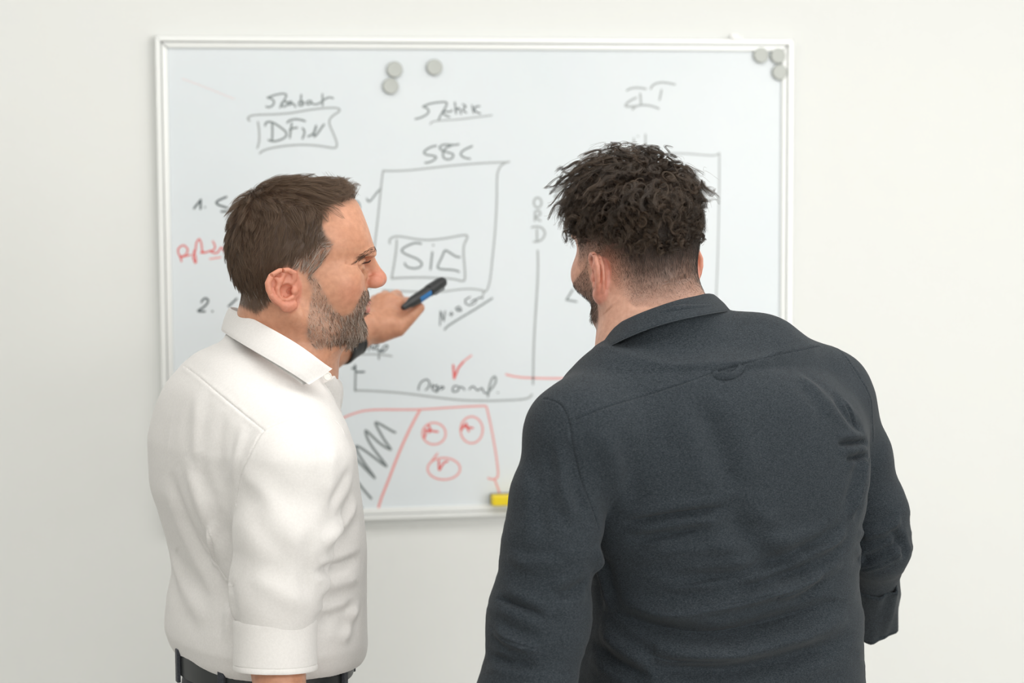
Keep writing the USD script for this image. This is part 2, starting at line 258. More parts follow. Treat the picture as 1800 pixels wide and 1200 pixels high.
ex0 = on_plane(866, 895, -0.045)[0]; EZ = BZ - ih
er = thing('board_eraser', (ex0 + 0.07, YB - 0.0004, EZ)); tag(er, 'yellow whiteboard eraser resting on the bottom rail of the whiteboard, beside the dark sleeve', 'eraser')
ep = str(er.GetPath())
M_yel = mat('eraser_plastic', (0.86, 0.66, 0.015), 0.4); M_felt = mat('eraser_felt', (0.14, 0.13, 0.10), 0.9, 0.1)
obj('handle', bevel_box((-0.07, -0.030, 0.0008), (0.07, -0.006, 0.0205), 0.003), M_yel, ep)
obj('felt_pad', bevel_box((-0.0705, -0.006, 0.0004), (0.0705, -0.0004, 0.0212), 0.001), M_felt, ep)
# ---------------------------------------------------------------- figures: implicit shapes, meshed with surface nets
# People are modelled in a frame F whose origin is the eye point, x to the photographer's right, y ahead, z up (metres), then set down in the room.
AXR, AXU, AXF = camera_axes(0.0)
def P(px, py, Y):
    d = AXF + AXR * ((px - 900) / FPX) - AXU * ((py - 600) / FPX); return d * (Y / d[1])
def pix(v):
    v = np.asarray(v, float); z = v @ AXF
    return np.stack([900 + FPX * (v @ AXR) / z, 600 - FPX * (v @ AXU) / z], -1)
_cy, _sy = math.cos(YAW), math.sin(YAW)
F2W = np.array([[_cy, _sy, 0], [-_sy, _cy, 0], [0, 0, 1.0]])
def to_world(v): return np.asarray(v) @ F2W.T + EYE
def rot(yaw, pitch=0, roll=0):
    """x forward, y left, z up; pitch > 0 looks down, roll > 0 leans to the right."""
    cy, sy, cp, sp, cr, sr = (f(math.radians(a)) for a in (yaw, pitch, roll) for f in (math.cos, math.sin))
    return np.array([[cy, -sy, 0], [sy, cy, 0], [0, 0, 1]]) @ np.array([[cp, 0, sp], [0, 1, 0], [-sp, 0, cp]]) @ np.array([[1, 0, 0], [0, cr, -sr], [0, sr, cr]])
f32 = np.float32
def smin(a, b, k):
    h = np.maximum(k - np.abs(a - b), 0) / k; return np.minimum(a, b) - h * h * k * 0.25
def smax(a, b, k): return -smin(-a, -b, k)
def ellip(p, c, r, R=None):
    q = p - np.asarray(c, f32)
    if R is not None: q = q @ np.asarray(R, f32)
    q = q / np.asarray(r, f32); k0 = np.sqrt((q * q).sum(-1)) + 1e-6; q = q / np.asarray(r, f32)
    return k0 * (k0 - 1) / (np.sqrt((q * q).sum(-1)) + 1e-6)
def cone(p, a, b, ra, rb):
    a, b = np.asarray(a, f32), np.asarray(b, f32); d = b - a; t = np.clip(((p - a) @ d) / max(float(d @ d), 1e-12), 0, 1)
    q = p - a - t[..., None] * d; return np.sqrt((q * q).sum(-1)) - (ra + (rb - ra) * t)
def chain(p, pts, rs, k=0.0):
    out = None
    for i in range(len(pts) - 1):
        f = cone(p, pts[i], pts[i + 1], rs[i], rs[i + 1]); out = f if out is None else (smin(out, f, k) if k else np.minimum(out, f))
    return out
class Stack:
    """Egg-shaped cross sections stacked along z: rows of (z, x back, x front, half width, x of the widest place, front power, back power)."""
    def __init__(s, rows, n=400, y=None):
        r = np.array(sorted(rows), float); s.z = np.linspace(r[0, 0], r[-1, 0], n)
        s.t = np.stack([PchipInterpolator(r[:, 0], r[:, k])(s.z) for k in range(1, r.shape[1])], 1)
        s.y = None if y is None else np.interp(s.z, *np.array(y).T)
    def __call__(s, p):
        z = np.clip(p[..., 2], s.z[0], s.z[-1]); i = (z - s.z[0]) / (s.z[1] - s.z[0]); j = np.minimum(i.astype(int), len(s.z) - 2); u = (i - j)[..., None]
        t = (s.t[j] * (1 - u) + s.t[j + 1] * u).astype(f32)
        xb, xf, w, xc, nf, nb = (t[..., k] for k in range(6)); x = p[..., 0] - xc; y = np.abs(p[..., 1] - (0 if s.y is None else np.interp(z, s.z, s.y).astype(f32)))
        a = np.where(x > 0, np.maximum(xf - xc, 1e-4), np.maximum(xc - xb, 1e-4)); n = np.where(x > 0, nf, nb); w = np.maximum(w, 1e-4)
        k = ((np.abs(x) / a) ** n + (y / w) ** n + 1e-9) ** (1 / n)
        f = (k - 1) * np.minimum(a, w)
        out = np.maximum(p[..., 2] - s.z[-1], s.z[0] - p[..., 2]); return np.maximum(f, out)
def nets(f, lo, hi, h, B=8):
    """Surface nets of the implicit function f over a box; only blocks near the surface are sampled."""
    lo = np.asarray(lo, float); n = (np.ceil((np.asarray(hi) - lo) / h / B).astype(int)) * B
    nb = n // B; ijk = np.stack(np.meshgrid(*[np.arange(k) for k in nb], indexing='ij'), -1).reshape(-1, 3)
    c = (lo + (ijk * B + (B - 1) / 2) * h).astype(f32); fc = f(c)
    V = np.repeat(np.repeat(np.repeat(fc.reshape(nb), B, 0), B, 1), B, 2).astype(f32)
    act = np.abs(fc) < (B * h * 0.87 * 1.5 + 2 * h); A = ijk[act]
    g = np.stack(np.meshgrid(*[np.arange(B)] * 3, indexing='ij'), -1).reshape(-1, 3)
    for s in range(0, len(A), 400):
        q = (A[s:s + 400, None] * B + g[None]).reshape(-1, 3); V[q[:, 0], q[:, 1], q[:, 2]] = f((lo + q * h).astype(f32))
    for ax in range(3):
        for e in (0, -1):
            sl = [slice(None)] * 3; sl[ax] = e; V[tuple(sl)] = np.maximum(V[tuple(sl)], h)
    I = V < 0; n0, n1, n2 = (k - 1 for k in V.shape); cnt = np.zeros((n0, n1, n2), np.int8)
    cs = [(a, b, c) for a in (0, 1) for b in (0, 1) for c in (0, 1)]
    for a, b, c in cs: cnt += I[a:n0 + a, b:n1 + b, c:n2 + c]
    cell = np.stack(np.nonzero((cnt > 0) & (cnt < 8)), 1); idx = np.full((n0, n1, n2), -1, np.int32); idx[tuple(cell.T)] = np.arange(len(cell))
    acc = np.zeros((len(cell), 3)); num = np.zeros(len(cell))
    for ax in range(3):
        for o in [c for c in cs if c[ax] == 0]:
            a = cell + o; b = a.copy(); b[:, ax] += 1; va, vb = V[tuple(a.T)], V[tuple(b.T)]; m = (va < 0) != (vb < 0)
            t = va[m] / (va[m] - vb[m]); q = a[m].astype(float); q[:, ax] += t; acc[m] += q; num[m] += 1
    v = lo + acc / num[:, None] * h; F = []
    for ax in range(3):
        sl0, sl1 = [slice(None)] * 3, [slice(None)] * 3; sl0[ax], sl1[ax] = slice(0, -1), slice(1, None)
        s0, s1 = I[tuple(sl0)], I[tuple(sl1)]; e = np.stack(np.nonzero(s0 != s1), 1); b, c = (ax + 1) % 3, (ax + 2) % 3
        e = e[(e[:, b] > 0) & (e[:, c] > 0) & (e[:, b] < V.shape[b] - 1) & (e[:, c] < V.shape[c] - 1)]
        def at(db, dc):
            q = e.copy(); q[:, b] -= db; q[:, c] -= dc; return idx[tuple(q.T)]
        quad = np.stack([at(1, 1), at(0, 1), at(0, 0), at(1, 0)], 1); flip = ~s0[tuple(e.T)]; quad[flip] = quad[flip][:, ::-1]; F.append(quad)
    F = np.concatenate(F); F = F[(F >= 0).all(1)]; T = np.vstack([F[:, [0, 1, 2]], F[:, [0, 2, 3]]])
    return project(f, v, h), T
def nearby(p, c, r, fn):
    """fn at the points within r of c; far away elsewhere."""
    q = p - np.asarray(c, f32); m = (q * q).sum(-1) < r * r; out = np.full(p.shape[:-1], 9.0, f32)
    if m.any(): out[m] = fn(p[m])
    return out
TET = np.array([[1, 1, 1], [1, -1, -1], [-1, 1, -1], [-1, -1, 1]], float)
def project(f, v, h, it=1):
    e = h * 0.3
    for _ in range(it):
        w = np.stack([f((v + d * e).astype(f32)) for d in TET], 1); g = w @ TET / (4 * e); d = w.mean(1); s = d / np.maximum((g * g).sum(1), 0.05)
        v = v - np.clip(s, -h * .6, h * .6)[:, None] * g
    return v
def refine(v, f, mask):
    """Splits the marked triangles in four and their neighbours conformingly."""
    e = np.sort(f[:, [[0, 1], [1, 2], [2, 0]]], -1); key = e[..., 0].astype(np.int64) * len(v) + e[..., 1]
    ks = np.unique(key[mask]); m = np.isin(key, ks); mid = np.searchsorted(ks, key) + len(v); v2 = np.vstack([v, (v[ks // len(v)] + v[ks % len(v)]) / 2])
    n = m.sum(1); out = [f[n == 0]]; q, a = f[n == 3], mid[n == 3]
    out += [np.stack(x, 1) for x in ((q[:, 0], a[:, 0], a[:, 2]), (a[:, 0], q[:, 1], a[:, 1]), (a[:, 2], a[:, 1], q[:, 2]), (a[:, 0], a[:, 1], a[:, 2]))]
    for k in range(3):
        s = (n == 1) & m[:, k]; q, a = f[s], mid[s]; x, y, z = q[:, k], q[:, (k + 1) % 3], q[:, (k + 2) % 3]; c = a[:, k]
        out += [np.stack((x, c, z), 1), np.stack((c, y, z), 1)]
        s = (n == 2) & ~m[:, k]; q, a = f[s], mid[s]; x, y, z = q[:, k], q[:, (k + 1) % 3], q[:, (k + 2) % 3]; c1, c2 = a[:, (k + 1) % 3], a[:, (k + 2) % 3]
        out += [np.stack((c1, z, c2), 1), np.stack((x, y, c1), 1), np.stack((x, c1, c2), 1)]
    return v2, np.vstack(out)
def relax(v, f, n=2, lam=0.5):
    import scipy.sparse as sp
    e = np.vstack([f[:, [0, 1]], f[:, [1, 2]], f[:, [2, 0]]]); N = len(v); M = sp.coo_matrix((np.ones(2 * len(e)), (np.r_[e[:, 0], e[:, 1]], np.r_[e[:, 1], e[:, 0]])), (N, N)).tocsr()
    M.data[:] = 1; d = np.asarray(M.sum(1)).ravel(); 
    for _ in range(n): v = v + lam * (M @ v / np.maximum(d, 1)[:, None] - v)
    return v
def vnorm(v, f):
    n = np.zeros_like(v); c = np.cross(v[f[:, 1]] - v[f[:, 0]], v[f[:, 2]] - v[f[:, 0]])
    for k in range(3): np.add.at(n, f[:, k], c)
    return n / np.maximum(np.linalg.norm(n, axis=1, keepdims=True), 1e-12)
def sm(x, a, b):
    t = np.clip((x - a) / (b - a), 0, 1); return t * t * (3 - 2 * t)
def sweep(path, r, sides=10, closed=False, flat=1.0, up=None):
    """A tube along a path (radius per point or one), closed at its ends; flat squeezes it along its second axis."""
    p = np.asarray(path, float); r = np.broadcast_to(r, (len(p),)); t = np.gradient(p, axis=0); t /= np.linalg.norm(t, axis=1, keepdims=True) + 1e-12
    a = np.array(up, float) if up is not None else np.cross(t[0], [0.3, 0.5, 0.81]); A = []
    for k in range(len(p)):
        w = a[k] if a.ndim == 2 else a
        w = w - t[k] * (w @ t[k]); w /= np.linalg.norm(w) + 1e-12; A.append(w)
        if a.ndim == 1 and up is None: a = w
    A = np.array(A); Bn = np.cross(t, A); an = np.arange(sides) * 2 * np.pi / sides
    v = p[:, None] + r[:, None, None] * (np.cos(an)[None, :, None] * Bn[:, None] + flat * np.sin(an)[None, :, None] * A[:, None]); n = len(p)
    i, j = np.meshgrid(np.arange(n - 1), np.arange(sides), indexing='ij'); q = np.stack([i * sides + j, i * sides + (j + 1) % sides, (i + 1) * sides + (j + 1) % sides, (i + 1) * sides + j], -1).reshape(-1, 4)
    v = v.reshape(-1, 3); f = np.vstack([q[:, [0, 1, 2]], q[:, [0, 2, 3]]]); c0, c1 = len(v), len(v) + 1; v = np.vstack([v, p[0], p[-1]])
    j = np.arange(sides); k = (j + 1) % sides; f = np.vstack([f, np.stack([np.full(sides, c0), k, j], 1), np.stack([np.full(sides, c1), (n - 1) * sides + j, (n - 1) * sides + k], 1)])
    return trimesh.Trimesh(v, f, process=False)
def curves(name, strands, widths, m, parent, base, colors=None):
    """BasisCurves: strands (n, k, 3) in frame F."""
    n, k, _ = strands.shape; c = UsdGeom.BasisCurves.Define(stage, numbered(parent, name)); w = to_world(strands.reshape(-1, 3)) - np.asarray(base)
    c.CreateTypeAttr('linear'); c.CreateCurveVertexCountsAttr(Vt.IntArray.FromNumpy(np.full(n, k, np.int32))); c.CreatePointsAttr(Vt.Vec3fArray.FromNumpy(w.astype(np.float32)))
    wd = np.broadcast_to(widths, (n, k)).astype(np.float32).ravel(); c.CreateWidthsAttr(Vt.FloatArray.FromNumpy(wd)); c.SetWidthsInterpolation('vertex')
    if colors is not None: UsdGeom.PrimvarsAPI(c).CreatePrimvar('tint', Sdf.ValueTypeNames.Color3fArray, 'uniform').Set(Vt.Vec3fArray.FromNumpy(np.asarray(colors, np.float32)))
    UsdShade.MaterialBindingAPI.Apply(c.GetPrim()).Bind(m); return c.GetPrim()
# ---------------------------------------------------------------- heads (local frame: x forward, y left, z up, origin midway between the ear canals)
def ear_field(q, side, flare=22.0, size=1.0, at=(-0.006, 0.071, 0.003), tilt=12.0, stretch=(1, 1)):
    """An ear: rim, inner fold, bowl, tragus and lobe. q: head-local points; side +1 left, -1 right. Ear axes: u back, v up, w out."""
    p = q.copy(); p[..., 1] = p[..., 1] * side; p = p - np.asarray(at, f32)
    ca, sa = math.cos(math.radians(flare)), math.sin(math.radians(flare)); ct, st = math.cos(math.radians(tilt)), math.sin(math.radians(tilt))
    x, y, z = p[..., 0], p[..., 1], p[..., 2]; b = -x * ca + y * sa; w = x * sa + y * ca; u = b * ct - z * st; v = b * st + z * ct
    e = np.stack([u / stretch[0], v / stretch[1], w], -1) / f32(size)
    rim = [(0.004, 0.006, 0.006), (-0.002, 0.013, 0.0075), (-0.003, 0.022, 0.009), (0.003, 0.029, 0.010), (0.012, 0.0315, 0.0105), (0.021, 0.028, 0.011), (0.0262, 0.019, 0.0115), (0.0272, 0.009, 0.0115), (0.0255, -0.001, 0.011), (0.0215, -0.010, 0.010), (0.0165, -0.018, 0.0085), (0.0115, -0.0235, 0.007)]
    rr = [0.0020, 0.0027, 0.0031, 0.0033, 0.0034, 0.0034, 0.0033, 0.0032, 0.0030, 0.0030, 0.0034, 0.0042]
    plate = ellip(e, (0.011, 0.004, 0.0035), (0.0165, 0.0275, 0.0050))
    plate = smin(plate, ellip(e, (0.004, 0.003, -0.002), (0.012, 0.019, 0.008)), 0.006)
    f = smin(plate, chain(e, rim, rr), 0.003)
    anti = [(0.008, 0.023, 0.008), (0.0135, 0.016, 0.0095), (0.0175, 0.007, 0.010), (0.0175, -0.002, 0.0095), (0.0145, -0.0095, 0.0085), (0.0095, -0.0125, 0.0075)]
    f = smin(f, chain(e, anti, [0.0022, 0.0026, 0.0028, 0.0028, 0.0026, 0.0024]), 0.0035)
    f = smin(f, chain(e, [(0.0165, 0.022, 0.009), (0.0135, 0.016, 0.0095)], [0.0018, 0.0024]), 0.0035)
    lobe = ellip(e, (0.0085, -0.0245, 0.0055), (0.0085, 0.0080, 0.0042)); f = smin(f, lobe, 0.005)
    bowl = ellip(e, (0.0085, -0.001, 0.0085), (0.0078, 0.0105, 0.0078)); f = smax(f, -bowl, 0.0028)
    canal = ellip(e, (0.003, -0.003, 0.001), (0.004, 0.0045, 0.008)); f = smax(f, -canal, 0.002)
    tragus = ellip(e, (0.0005, -0.004, 0.0072), (0.0038, 0.0055, 0.0032)); f = smin(f, tragus, 0.0028)
    f = smin(f, ellip(e, (0.006, -0.0125, 0.0072), (0.004, 0.003, 0.003)), 0.003)
    return f * f32(size)
W_TEMPLATE = [(-0.072, .018), (-0.066, .034), (-0.055, .046), (-0.04, .054), (-0.02, .0605), (0, .066), (.02, .0695), (.04, .0725), (.06, .0755), (.08, .0760), (.10, .0705), (.118, .056), (.131, .035), (.138, .012), (.1395, .002)]
class Head:
    def __init__(s, prof, back, pos, R, wscale=1.0, flare=(22, 22), beard=0.0, smile=0.0, nose=None, ear=1.0, top=0.1395, ear_at=(-0.006, 0.071, 0.003), stretch=(1, 1), tilt=12.0, square=0.0, ear_in=(0.0, 0.0)):
        s.pos, s.R, s.wscale, s.flare, s.beard, s.smile, s.nose, s.ear, s.ear_at, s.stretch, s.tilt = np.asarray(pos, float), R, wscale, flare, beard, smile, nose, ear, ear_at, stretch, tilt
        s.ears = [np.asarray(ear_at) - [0, e, 0] for e in ear_in]
        fx, bx, wt = PchipInterpolator(*np.array(sorted(prof)).T), PchipInterpolator(*np.array(sorted(back)).T), PchipInterpolator(*np.array(W_TEMPLATE).T)
        z0, z1 = -0.072, top; rows = []
        for z in np.r_[np.linspace(z0, 0.10, 36), np.linspace(0.104, z1, 20)]:
            zt = z if z < 0.06 else 0.06 + (z - 0.06) * (0.1395 - 0.06) / (top - 0.06)
            nf = np.interp(z, [-0.07, -0.05, -0.02, 0.01, 0.04, 0.07, 0.10, 0.13], [2.0, 2.1, 2.15, 2.15, 2.3, 2.5, 2.3, 2.0]) + square * np.interp(z, [-0.05, -0.01, 0.03, 0.08, 0.11], [0, 0.5, 1, 1, 0]); xc = np.interp(z, [-0.07, -0.05, 0.0, 0.05, 0.1, 0.14], [0.045, 0.018, 0.0, -0.008, -0.008, 0.0])
            rows.append((z, min(float(bx(z)), xc - 0.004), max(float(fx(z)), xc + 0.004), float(wt(zt)) * wscale, xc, nf, 2.15))
        s.stack = Stack(rows)
    def local(s, p): return ((p - s.pos) @ s.R).astype(f32)
    def out(s, q): return np.asarray(q) @ s.R.T + s.pos
    def skull(s, q):
        """The head without ears, from local points."""
        f = s.stack(q)
        if s.nose:
            m = (q[..., 0] > 0.015) & (q[..., 2] < 0.11) & (q[..., 2] > -0.085); f[m] = s.face(q[m], f[m])
        a = q.copy(); a[..., 1] = np.abs(a[..., 1])
        f = smin(f, chain(a, [(0.004, 0.054 - 0.10 * (1 - s.wscale), -0.035), (0.045, 0.040, -0.058)], [0.012, 0.010]), 0.022)
        return f
    def face(s, q, f):
        a = q.copy(); a[..., 1] = np.abs(a[..., 1]); L = lambda v: np.asarray(v, f32); n = s.nose
        if 1:
            for c, r, k in n['cheeks']: f = smin(f, ellip(a, c, r), k)
            f = smin(f, ellip(a, n['brow'], (0.016, 0.022, 0.0085), rot(-22, 0, -10)), 0.014)
            ec = L(n['eye']); f = smax(f, -ellip(a, ec + L((0.014, -0.004, 0.000)), (0.0150, 0.0185, 0.0115)), 0.012)
            f = smin(f, ellip(a, ec, (0.0138,) * 3), 0.004)
            # the lid slit
            f = smax(f, -ellip(a, ec + L((0.0125, 0.001, -0.0005)), (0.0068, 0.0120, 0.0023 - 0.0008 * s.smile)), 0.0016)
            f = smin(f, chain(a, [ec + L((0.0135, -0.010, 0.0035)), ec + L((0.0142, -0.001, 0.0052)), ec + L((0.0105, 0.0095, 0.0040)), ec + L((0.0045, 0.0155, -0.0005))], [0.0012, 0.0017, 0.0017, 0.0010]), 0.003)
            f = smin(f, chain(a, [ec + L((0.0118, -0.008, -0.0062)), ec + L((0.0122, 0.001, -0.0074)), ec + L((0.0085, 0.0095, -0.0060))], [0.0015, 0.0018, 0.0014]), 0.004)
            # nose
            f = smin(f, chain(q, n['ridge'], n['ridge_r']), 0.010)
            f = smin(f, ellip(q, n['tip'], n['tip_r']), 0.008)
            al = L(n['ala']); f = smin(f, ellip(a, al, (0.0115, 0.0072, 0.0088)), 0.005)
            f = smax(f, -ellip(a, al + L((0.004, -0.004, -0.0085)), (0.0075, 0.0035, 0.0050)), 0.002)
            f = smax(f, -chain(a, [al + L((-0.006, 0.0070, 0.010)), al + L((-0.0125, 0.0070, 0.000)), al + L((-0.009, 0.0060, -0.0080))], [0.0012, 0.0020, 0.0014]), 0.003)
            # nasolabial fold, lips
            f = smax(f, -chain(a, [al + L((-0.013, 0.009, -0.001)), al + L((-0.020, 0.018, -0.014)), al + L((-0.027, 0.023, -0.030))], [0.0016, 0.0034, 0.0016]), 0.007)
            m = L(n['mouth']); w = 0.023 + 0.004 * s.smile
            up = [m + L((0.0015, 0, 0.0045)), m + L((0.0005, 0.008, 0.0048)), m + L((-0.007, 0.017, 0.003)), m + L((-0.0165, w, 0.0015 + 0.003 * s.smile))]
            dn = [m + L((0.0005, 0, -0.0055)), m + L((-0.0008, 0.008, -0.0055)), m + L((-0.008, 0.016, -0.003)), m + L((-0.0165, w, 0.0010 + 0.003 * s.smile))]
            f = smin(f, chain(a, up, [0.0036, 0.0038, 0.0028, 0.0010]), 0.005); f = smin(f, chain(a, dn, [0.0048, 0.0046, 0.0033, 0.0010]), 0.005)
            f = smax(f, -chain(a, [m + L((0.006, 0, 0)), m + L((0.004, 0.009, 0.0002)), m + L((-0.004, 0.018, 0.0005)), m + L((-0.0135, w + .001, 0.001 + 0.003 * s.smile))], [0.0013, 0.0012, 0.0012, 0.0010]), 0.0020)
            for g, r, k in n.get('grooves', ()): f = smax(f, -chain(a, g, r), k)
        return f
    def field(s, p):
        d = p - s.pos.astype(f32); near = (d * d).sum(-1) < 0.19 ** 2; out = np.sqrt((d * d).sum(-1)) - f32(0.13)
        if near.any():
            q = s.local(p[near]); f = s.skull(q)
            for k, side in enumerate((1, -1)):
                c = s.ears[k] * [1, side, 1]; f = smin(f, nearby(q, c, 0.055, lambda w: ear_field(w, side, s.flare[k], s.ear, s.ears[k], s.tilt, s.stretch)), 0.005)
            out[near] = f
        return out
# ---------------------------------------------------------------- the man in the white shirt (profile to the right, left arm pointing)
M_skin = usdkit.material(stage, '/World/Looks/skin', {'a': ('attribute', {'attribute': 'tint'}), 'g': ('geometry', {}), 'n': ('noise_texture', {'scale': 900.0, 'detail': 2.0}), 'n2': ('noise_texture', {'scale': 130.0, 'detail': 3.0}),
    'm': ('mix', {'mix_type': 'multiply', 'fac': 1.0}), 'r': ('rgb_ramp', {'ramp': [(0.3, (0.90, 0.86, 0.84)), (0.7, (1.06, 1.06, 1.06))]}), 'b': ('bump', {'strength': 0.16, 'distance': 0.0006}),
    'p': ('principled_bsdf', {'roughness': 0.46, 'specular_ior_level': 0.45, 'subsurface_weight': 0.16, 'subsurface_radius': (1.0, 0.35, 0.2), 'subsurface_scale': 0.006})},
    [('g.position', 'n.vector'), ('g.position', 'n2.vector'), ('n2.fac', 'r.fac'), ('a.color', 'm.color1'), ('r.color', 'm.color2'), ('m.color', 'p.base_color'), ('n.fac', 'b.height'), ('b.normal', 'p.normal')], surface='p.BSDF')
RA = rot(14, 1.0, 0)
ya = 2.75
A_pos = P(521, 512, ya - 0.0757) - 0.078 * np.array([math.sin(math.radians(14)), -math.cos(math.radians(14)), 0])
def sag(px, py, pos=A_pos, R=RA):
    """Pixel on the head's middle plane -> local (x, z)."""
    d = P(px, py, 1.0); n = R[:, 1]; t = (pos @ n) / (d @ n); q = (d * t - pos) @ R; return q[0], q[2]
profA = [sag(*p)[::-1] for p in ((560, 321), (592, 329), (610, 338), (627, 354), (640, 384), (649, 411), (654, 432), (653, 442), (649, 453), (646, 470), (645, 490), (645, 507), (646, 518), (643, 530), (640, 543), (636, 556), (638, 570), (639, 582), (632, 592))]
backA = [sag(*p)[::-1] for p in ((520, 319), (478, 326), (455, 333), (430, 352), (411, 388), (402, 427), (405, 457), (415, 490), (440, 515), (460, 540), (470, 560), (480, 600))]
S2 = lambda px, py, dx=0.0, y=0.0, dz=0.0: (sag(px, py)[0] + dx, y, sag(px, py)[1] + dz)
noseA = dict(cheeks=[((0.066, 0.043, 0.010), (0.028, 0.020, 0.024), 0.02), ((0.072, 0.030, -0.014), (0.022, 0.018, 0.020), 0.02)], brow=S2(641, 447, -0.006, 0.024), eye=S2(619, 461, -0.0015, 0.0315),
    ridge=[S2(655, 446, -0.0085), S2(661, 458, -0.0085), S2(671, 474, -0.0095), S2(677, 487, -0.0095)], ridge_r=[0.0065, 0.0070, 0.0080, 0.0090],
    tip=S2(678, 491, -0.0110), tip_r=(0.0112, 0.0130, 0.0105), ala=S2(656, 495, 0.0, 0.0125), mouth=S2(644, 537, 0.0005),
    grooves=[([S2(620, 466, 0, 0.048), S2(606, 463, 0, 0.056), S2(596, 460, 0, 0.060)], [0.0005, 0.0007, 0.0004], 0.003), ([S2(622, 470, 0, 0.046), S2(608, 474, 0, 0.055), S2(596, 478, 0, 0.060)], [0.0005, 0.0007, 0.0004], 0.003)])
headA = Head(profA, backA, A_pos, RA, wscale=1.0, flare=(14, 14), smile=1.0, nose=noseA, ear=1.0, stretch=(1.38, 0.92), tilt=14, top=sag(540, 319)[1], ear_at=(-0.004, 0.0665, 0.004))
# joints (pixel x, y, distance ahead)
JA = {k: P(*v) for k, v in dict(neck=(490, 575, 2.765), neckbase=(497, 660, 2.765), chest=(455, 850, 2.76), belly=(468, 1120, 2.76), shR=(528, 790, 2.60), elR=(483, 1120, 2.60), wrR=(505, 1330, 2.53),
    shL=(390, 690, 2.92), elL=(418, 712, 3.11), wrL=(620, 592, 3.24)).items()}
def handA(p):
    """The left hand: back of the hand to the camera, thumb below the pen, fingers curled away."""
    H = lambda *a: P(*a)
    f = chain(p, [H(620, 592, 3.24), H(646, 574, 3.255)], [0.027, 0.027])
    palm = [H(652, 574, 3.255), H(690, 556, 3.275)]
    for (x0, y0, x1, y1, dy) in ((646, 572, 668, 528, 0.015), (652, 572, 684, 527, 0.008), (658, 576, 699, 535, 0.004), (664, 580, 706, 552, 0.0)):
        f = smin(f, cone(p, H(x0, y0, 3.262 + dy), H(x1, y1, 3.285 + dy), 0.0155, 0.0118), 0.012)
    f = smin(f, cone(p, H(660, 580, 3.262), H(688, 570, 3.262), 0.019, 0.0165), 0.014)
    # index, middle, ring and little finger: knuckle, first joint, second joint, tip
    for pts, r in (((( 700, 533, 3.288), (719, 532, 3.322), (727, 546, 3.345), (719, 556, 3.340)), (0.0112, 0.0098, 0.0088, 0.0078)),
                   (((685, 527, 3.293), (697, 519, 3.333), (706, 532, 3.360), (702, 548, 3.352)), (0.0114, 0.0100, 0.0090, 0.0080)),
                   (((669, 528, 3.299), (677, 520, 3.338), (686, 533, 3.362), (684, 549, 3.354)), (0.0110, 0.0096, 0.0086, 0.0076)),
                   (((656, 534, 3.302), (659, 527, 3.332), (667, 539, 3.352), (668, 552, 3.346)), (0.0100, 0.0086, 0.0076, 0.0068))):
        f = smin(f, chain(p, [H(*q) for q in pts], r), 0.005)
    # thumb
    f = smin(f, chain(p, [H(672, 585, 3.258), H(700, 578, 3.262), H(722, 556, 3.270), H(737, 541, 3.282)], [0.0150, 0.0128, 0.0108, 0.0090]), 0.006)
    return f
def bodyA(p):
    f = headA.field(p)
    f = smin(f, chain(p, [headA.out((-0.010, 0, -0.015)), JA['neck'], JA['neckbase']], [0.054, 0.0515, 0.056], 0.03), 0.018)
    f = smin(f, cone(p, headA.out((0.052, 0, -0.060)), JA['neck'] + np.array([0.02, 0, -0.03]), 0.024, 0.046), 0.03)
    f = smin(f, chain(p, [JA['neckbase'], JA['chest'], JA['belly']], [0.07, 0.095, 0.09], 0.05), 0.05)
    f = smin(f, chain(p, [JA['neckbase'] + [0, 0, -0.05], JA['shR'], JA['elR'], JA['wrR']], [0.05, 0.045, 0.040, 0.027]), 0.03)
    f = smin(f, chain(p, [JA['neckbase'] + [0, 0, -0.05], JA['shL'], JA['elL'], JA['elL'] * 0.55 + JA['wrL'] * 0.45, JA['wrL']], [0.05, 0.045, 0.041, 0.0395, 0.0275]), 0.03)
    hr = JA['wrR']; d = np.array([0.0, -0.01, -1.0])
    f = smin(f, ellip(p, hr + d * 0.055 + [0.005, 0, 0], (0.038, 0.016, 0.052)), 0.02)
    for k in range(4): f = smin(f, chain(p, [hr + d * 0.09 + [-0.024 + 0.017 * k, 0, 0], hr + d * 0.128 + [-0.026 + 0.017 * k, 0.008, 0], hr + d * (0.150 - 0.006 * abs(k - 1.5)) + [-0.026 + 0.017 * k, 0.026, 0]], [0.0100, 0.0088, 0.0075]), 0.004)
    f = smin(f, chain(p, [hr + d * 0.03 + [0.03, 0, 0], hr + d * 0.065 + [0.048, 0.012, 0], hr + d * 0.095 + [0.05, 0.024, 0]], [0.014, 0.0105, 0.0085]), 0.008)
    return smin(f, nearby(p, P(690, 555, 3.28), 0.14, handA), 0.008)
def build_body(field, lo, hi, h, fine):
    """Mesh at h, refined to h/2 and h/4 where the fine() masks say."""
    v, f = nets(field, lo, hi, h)
    for m in fine:
        k = m(v[f].mean(1)); v2, f = refine(v, f, k); new = np.arange(len(v), len(v2)); v = v2
        moved = np.unique(np.r_[new, f[m(v[f].mean(1))].ravel()]); v[moved] = project(field, v[moved], h / 2, 2); h = h / 2
    return v, f
near = lambda c, r: (lambda q: np.linalg.norm(q - c, axis=1) < r)
cA, cH = headA.out((0, 0, 0.0)), P(690, 555, 3.28)
vA, fA = build_body(bodyA, [-0.56, 2.42, P(400, 1530, 2.5)[2]], [-0.09, 3.45, 0.10], 0.0048,
    [lambda q: near(cA, 0.20)(q) | near(cH, 0.13)(q) , lambda q: (near(cA, 0.19)(q) & (((q - cA) @ RA)[:, 2] < 0.1)) | near(cH, 0.10)(q)])
qA = (vA - A_pos) @ RA
def mixc(c, k, m): return c * (1 - m[:, None]) + np.asarray(k) * m[:, None]
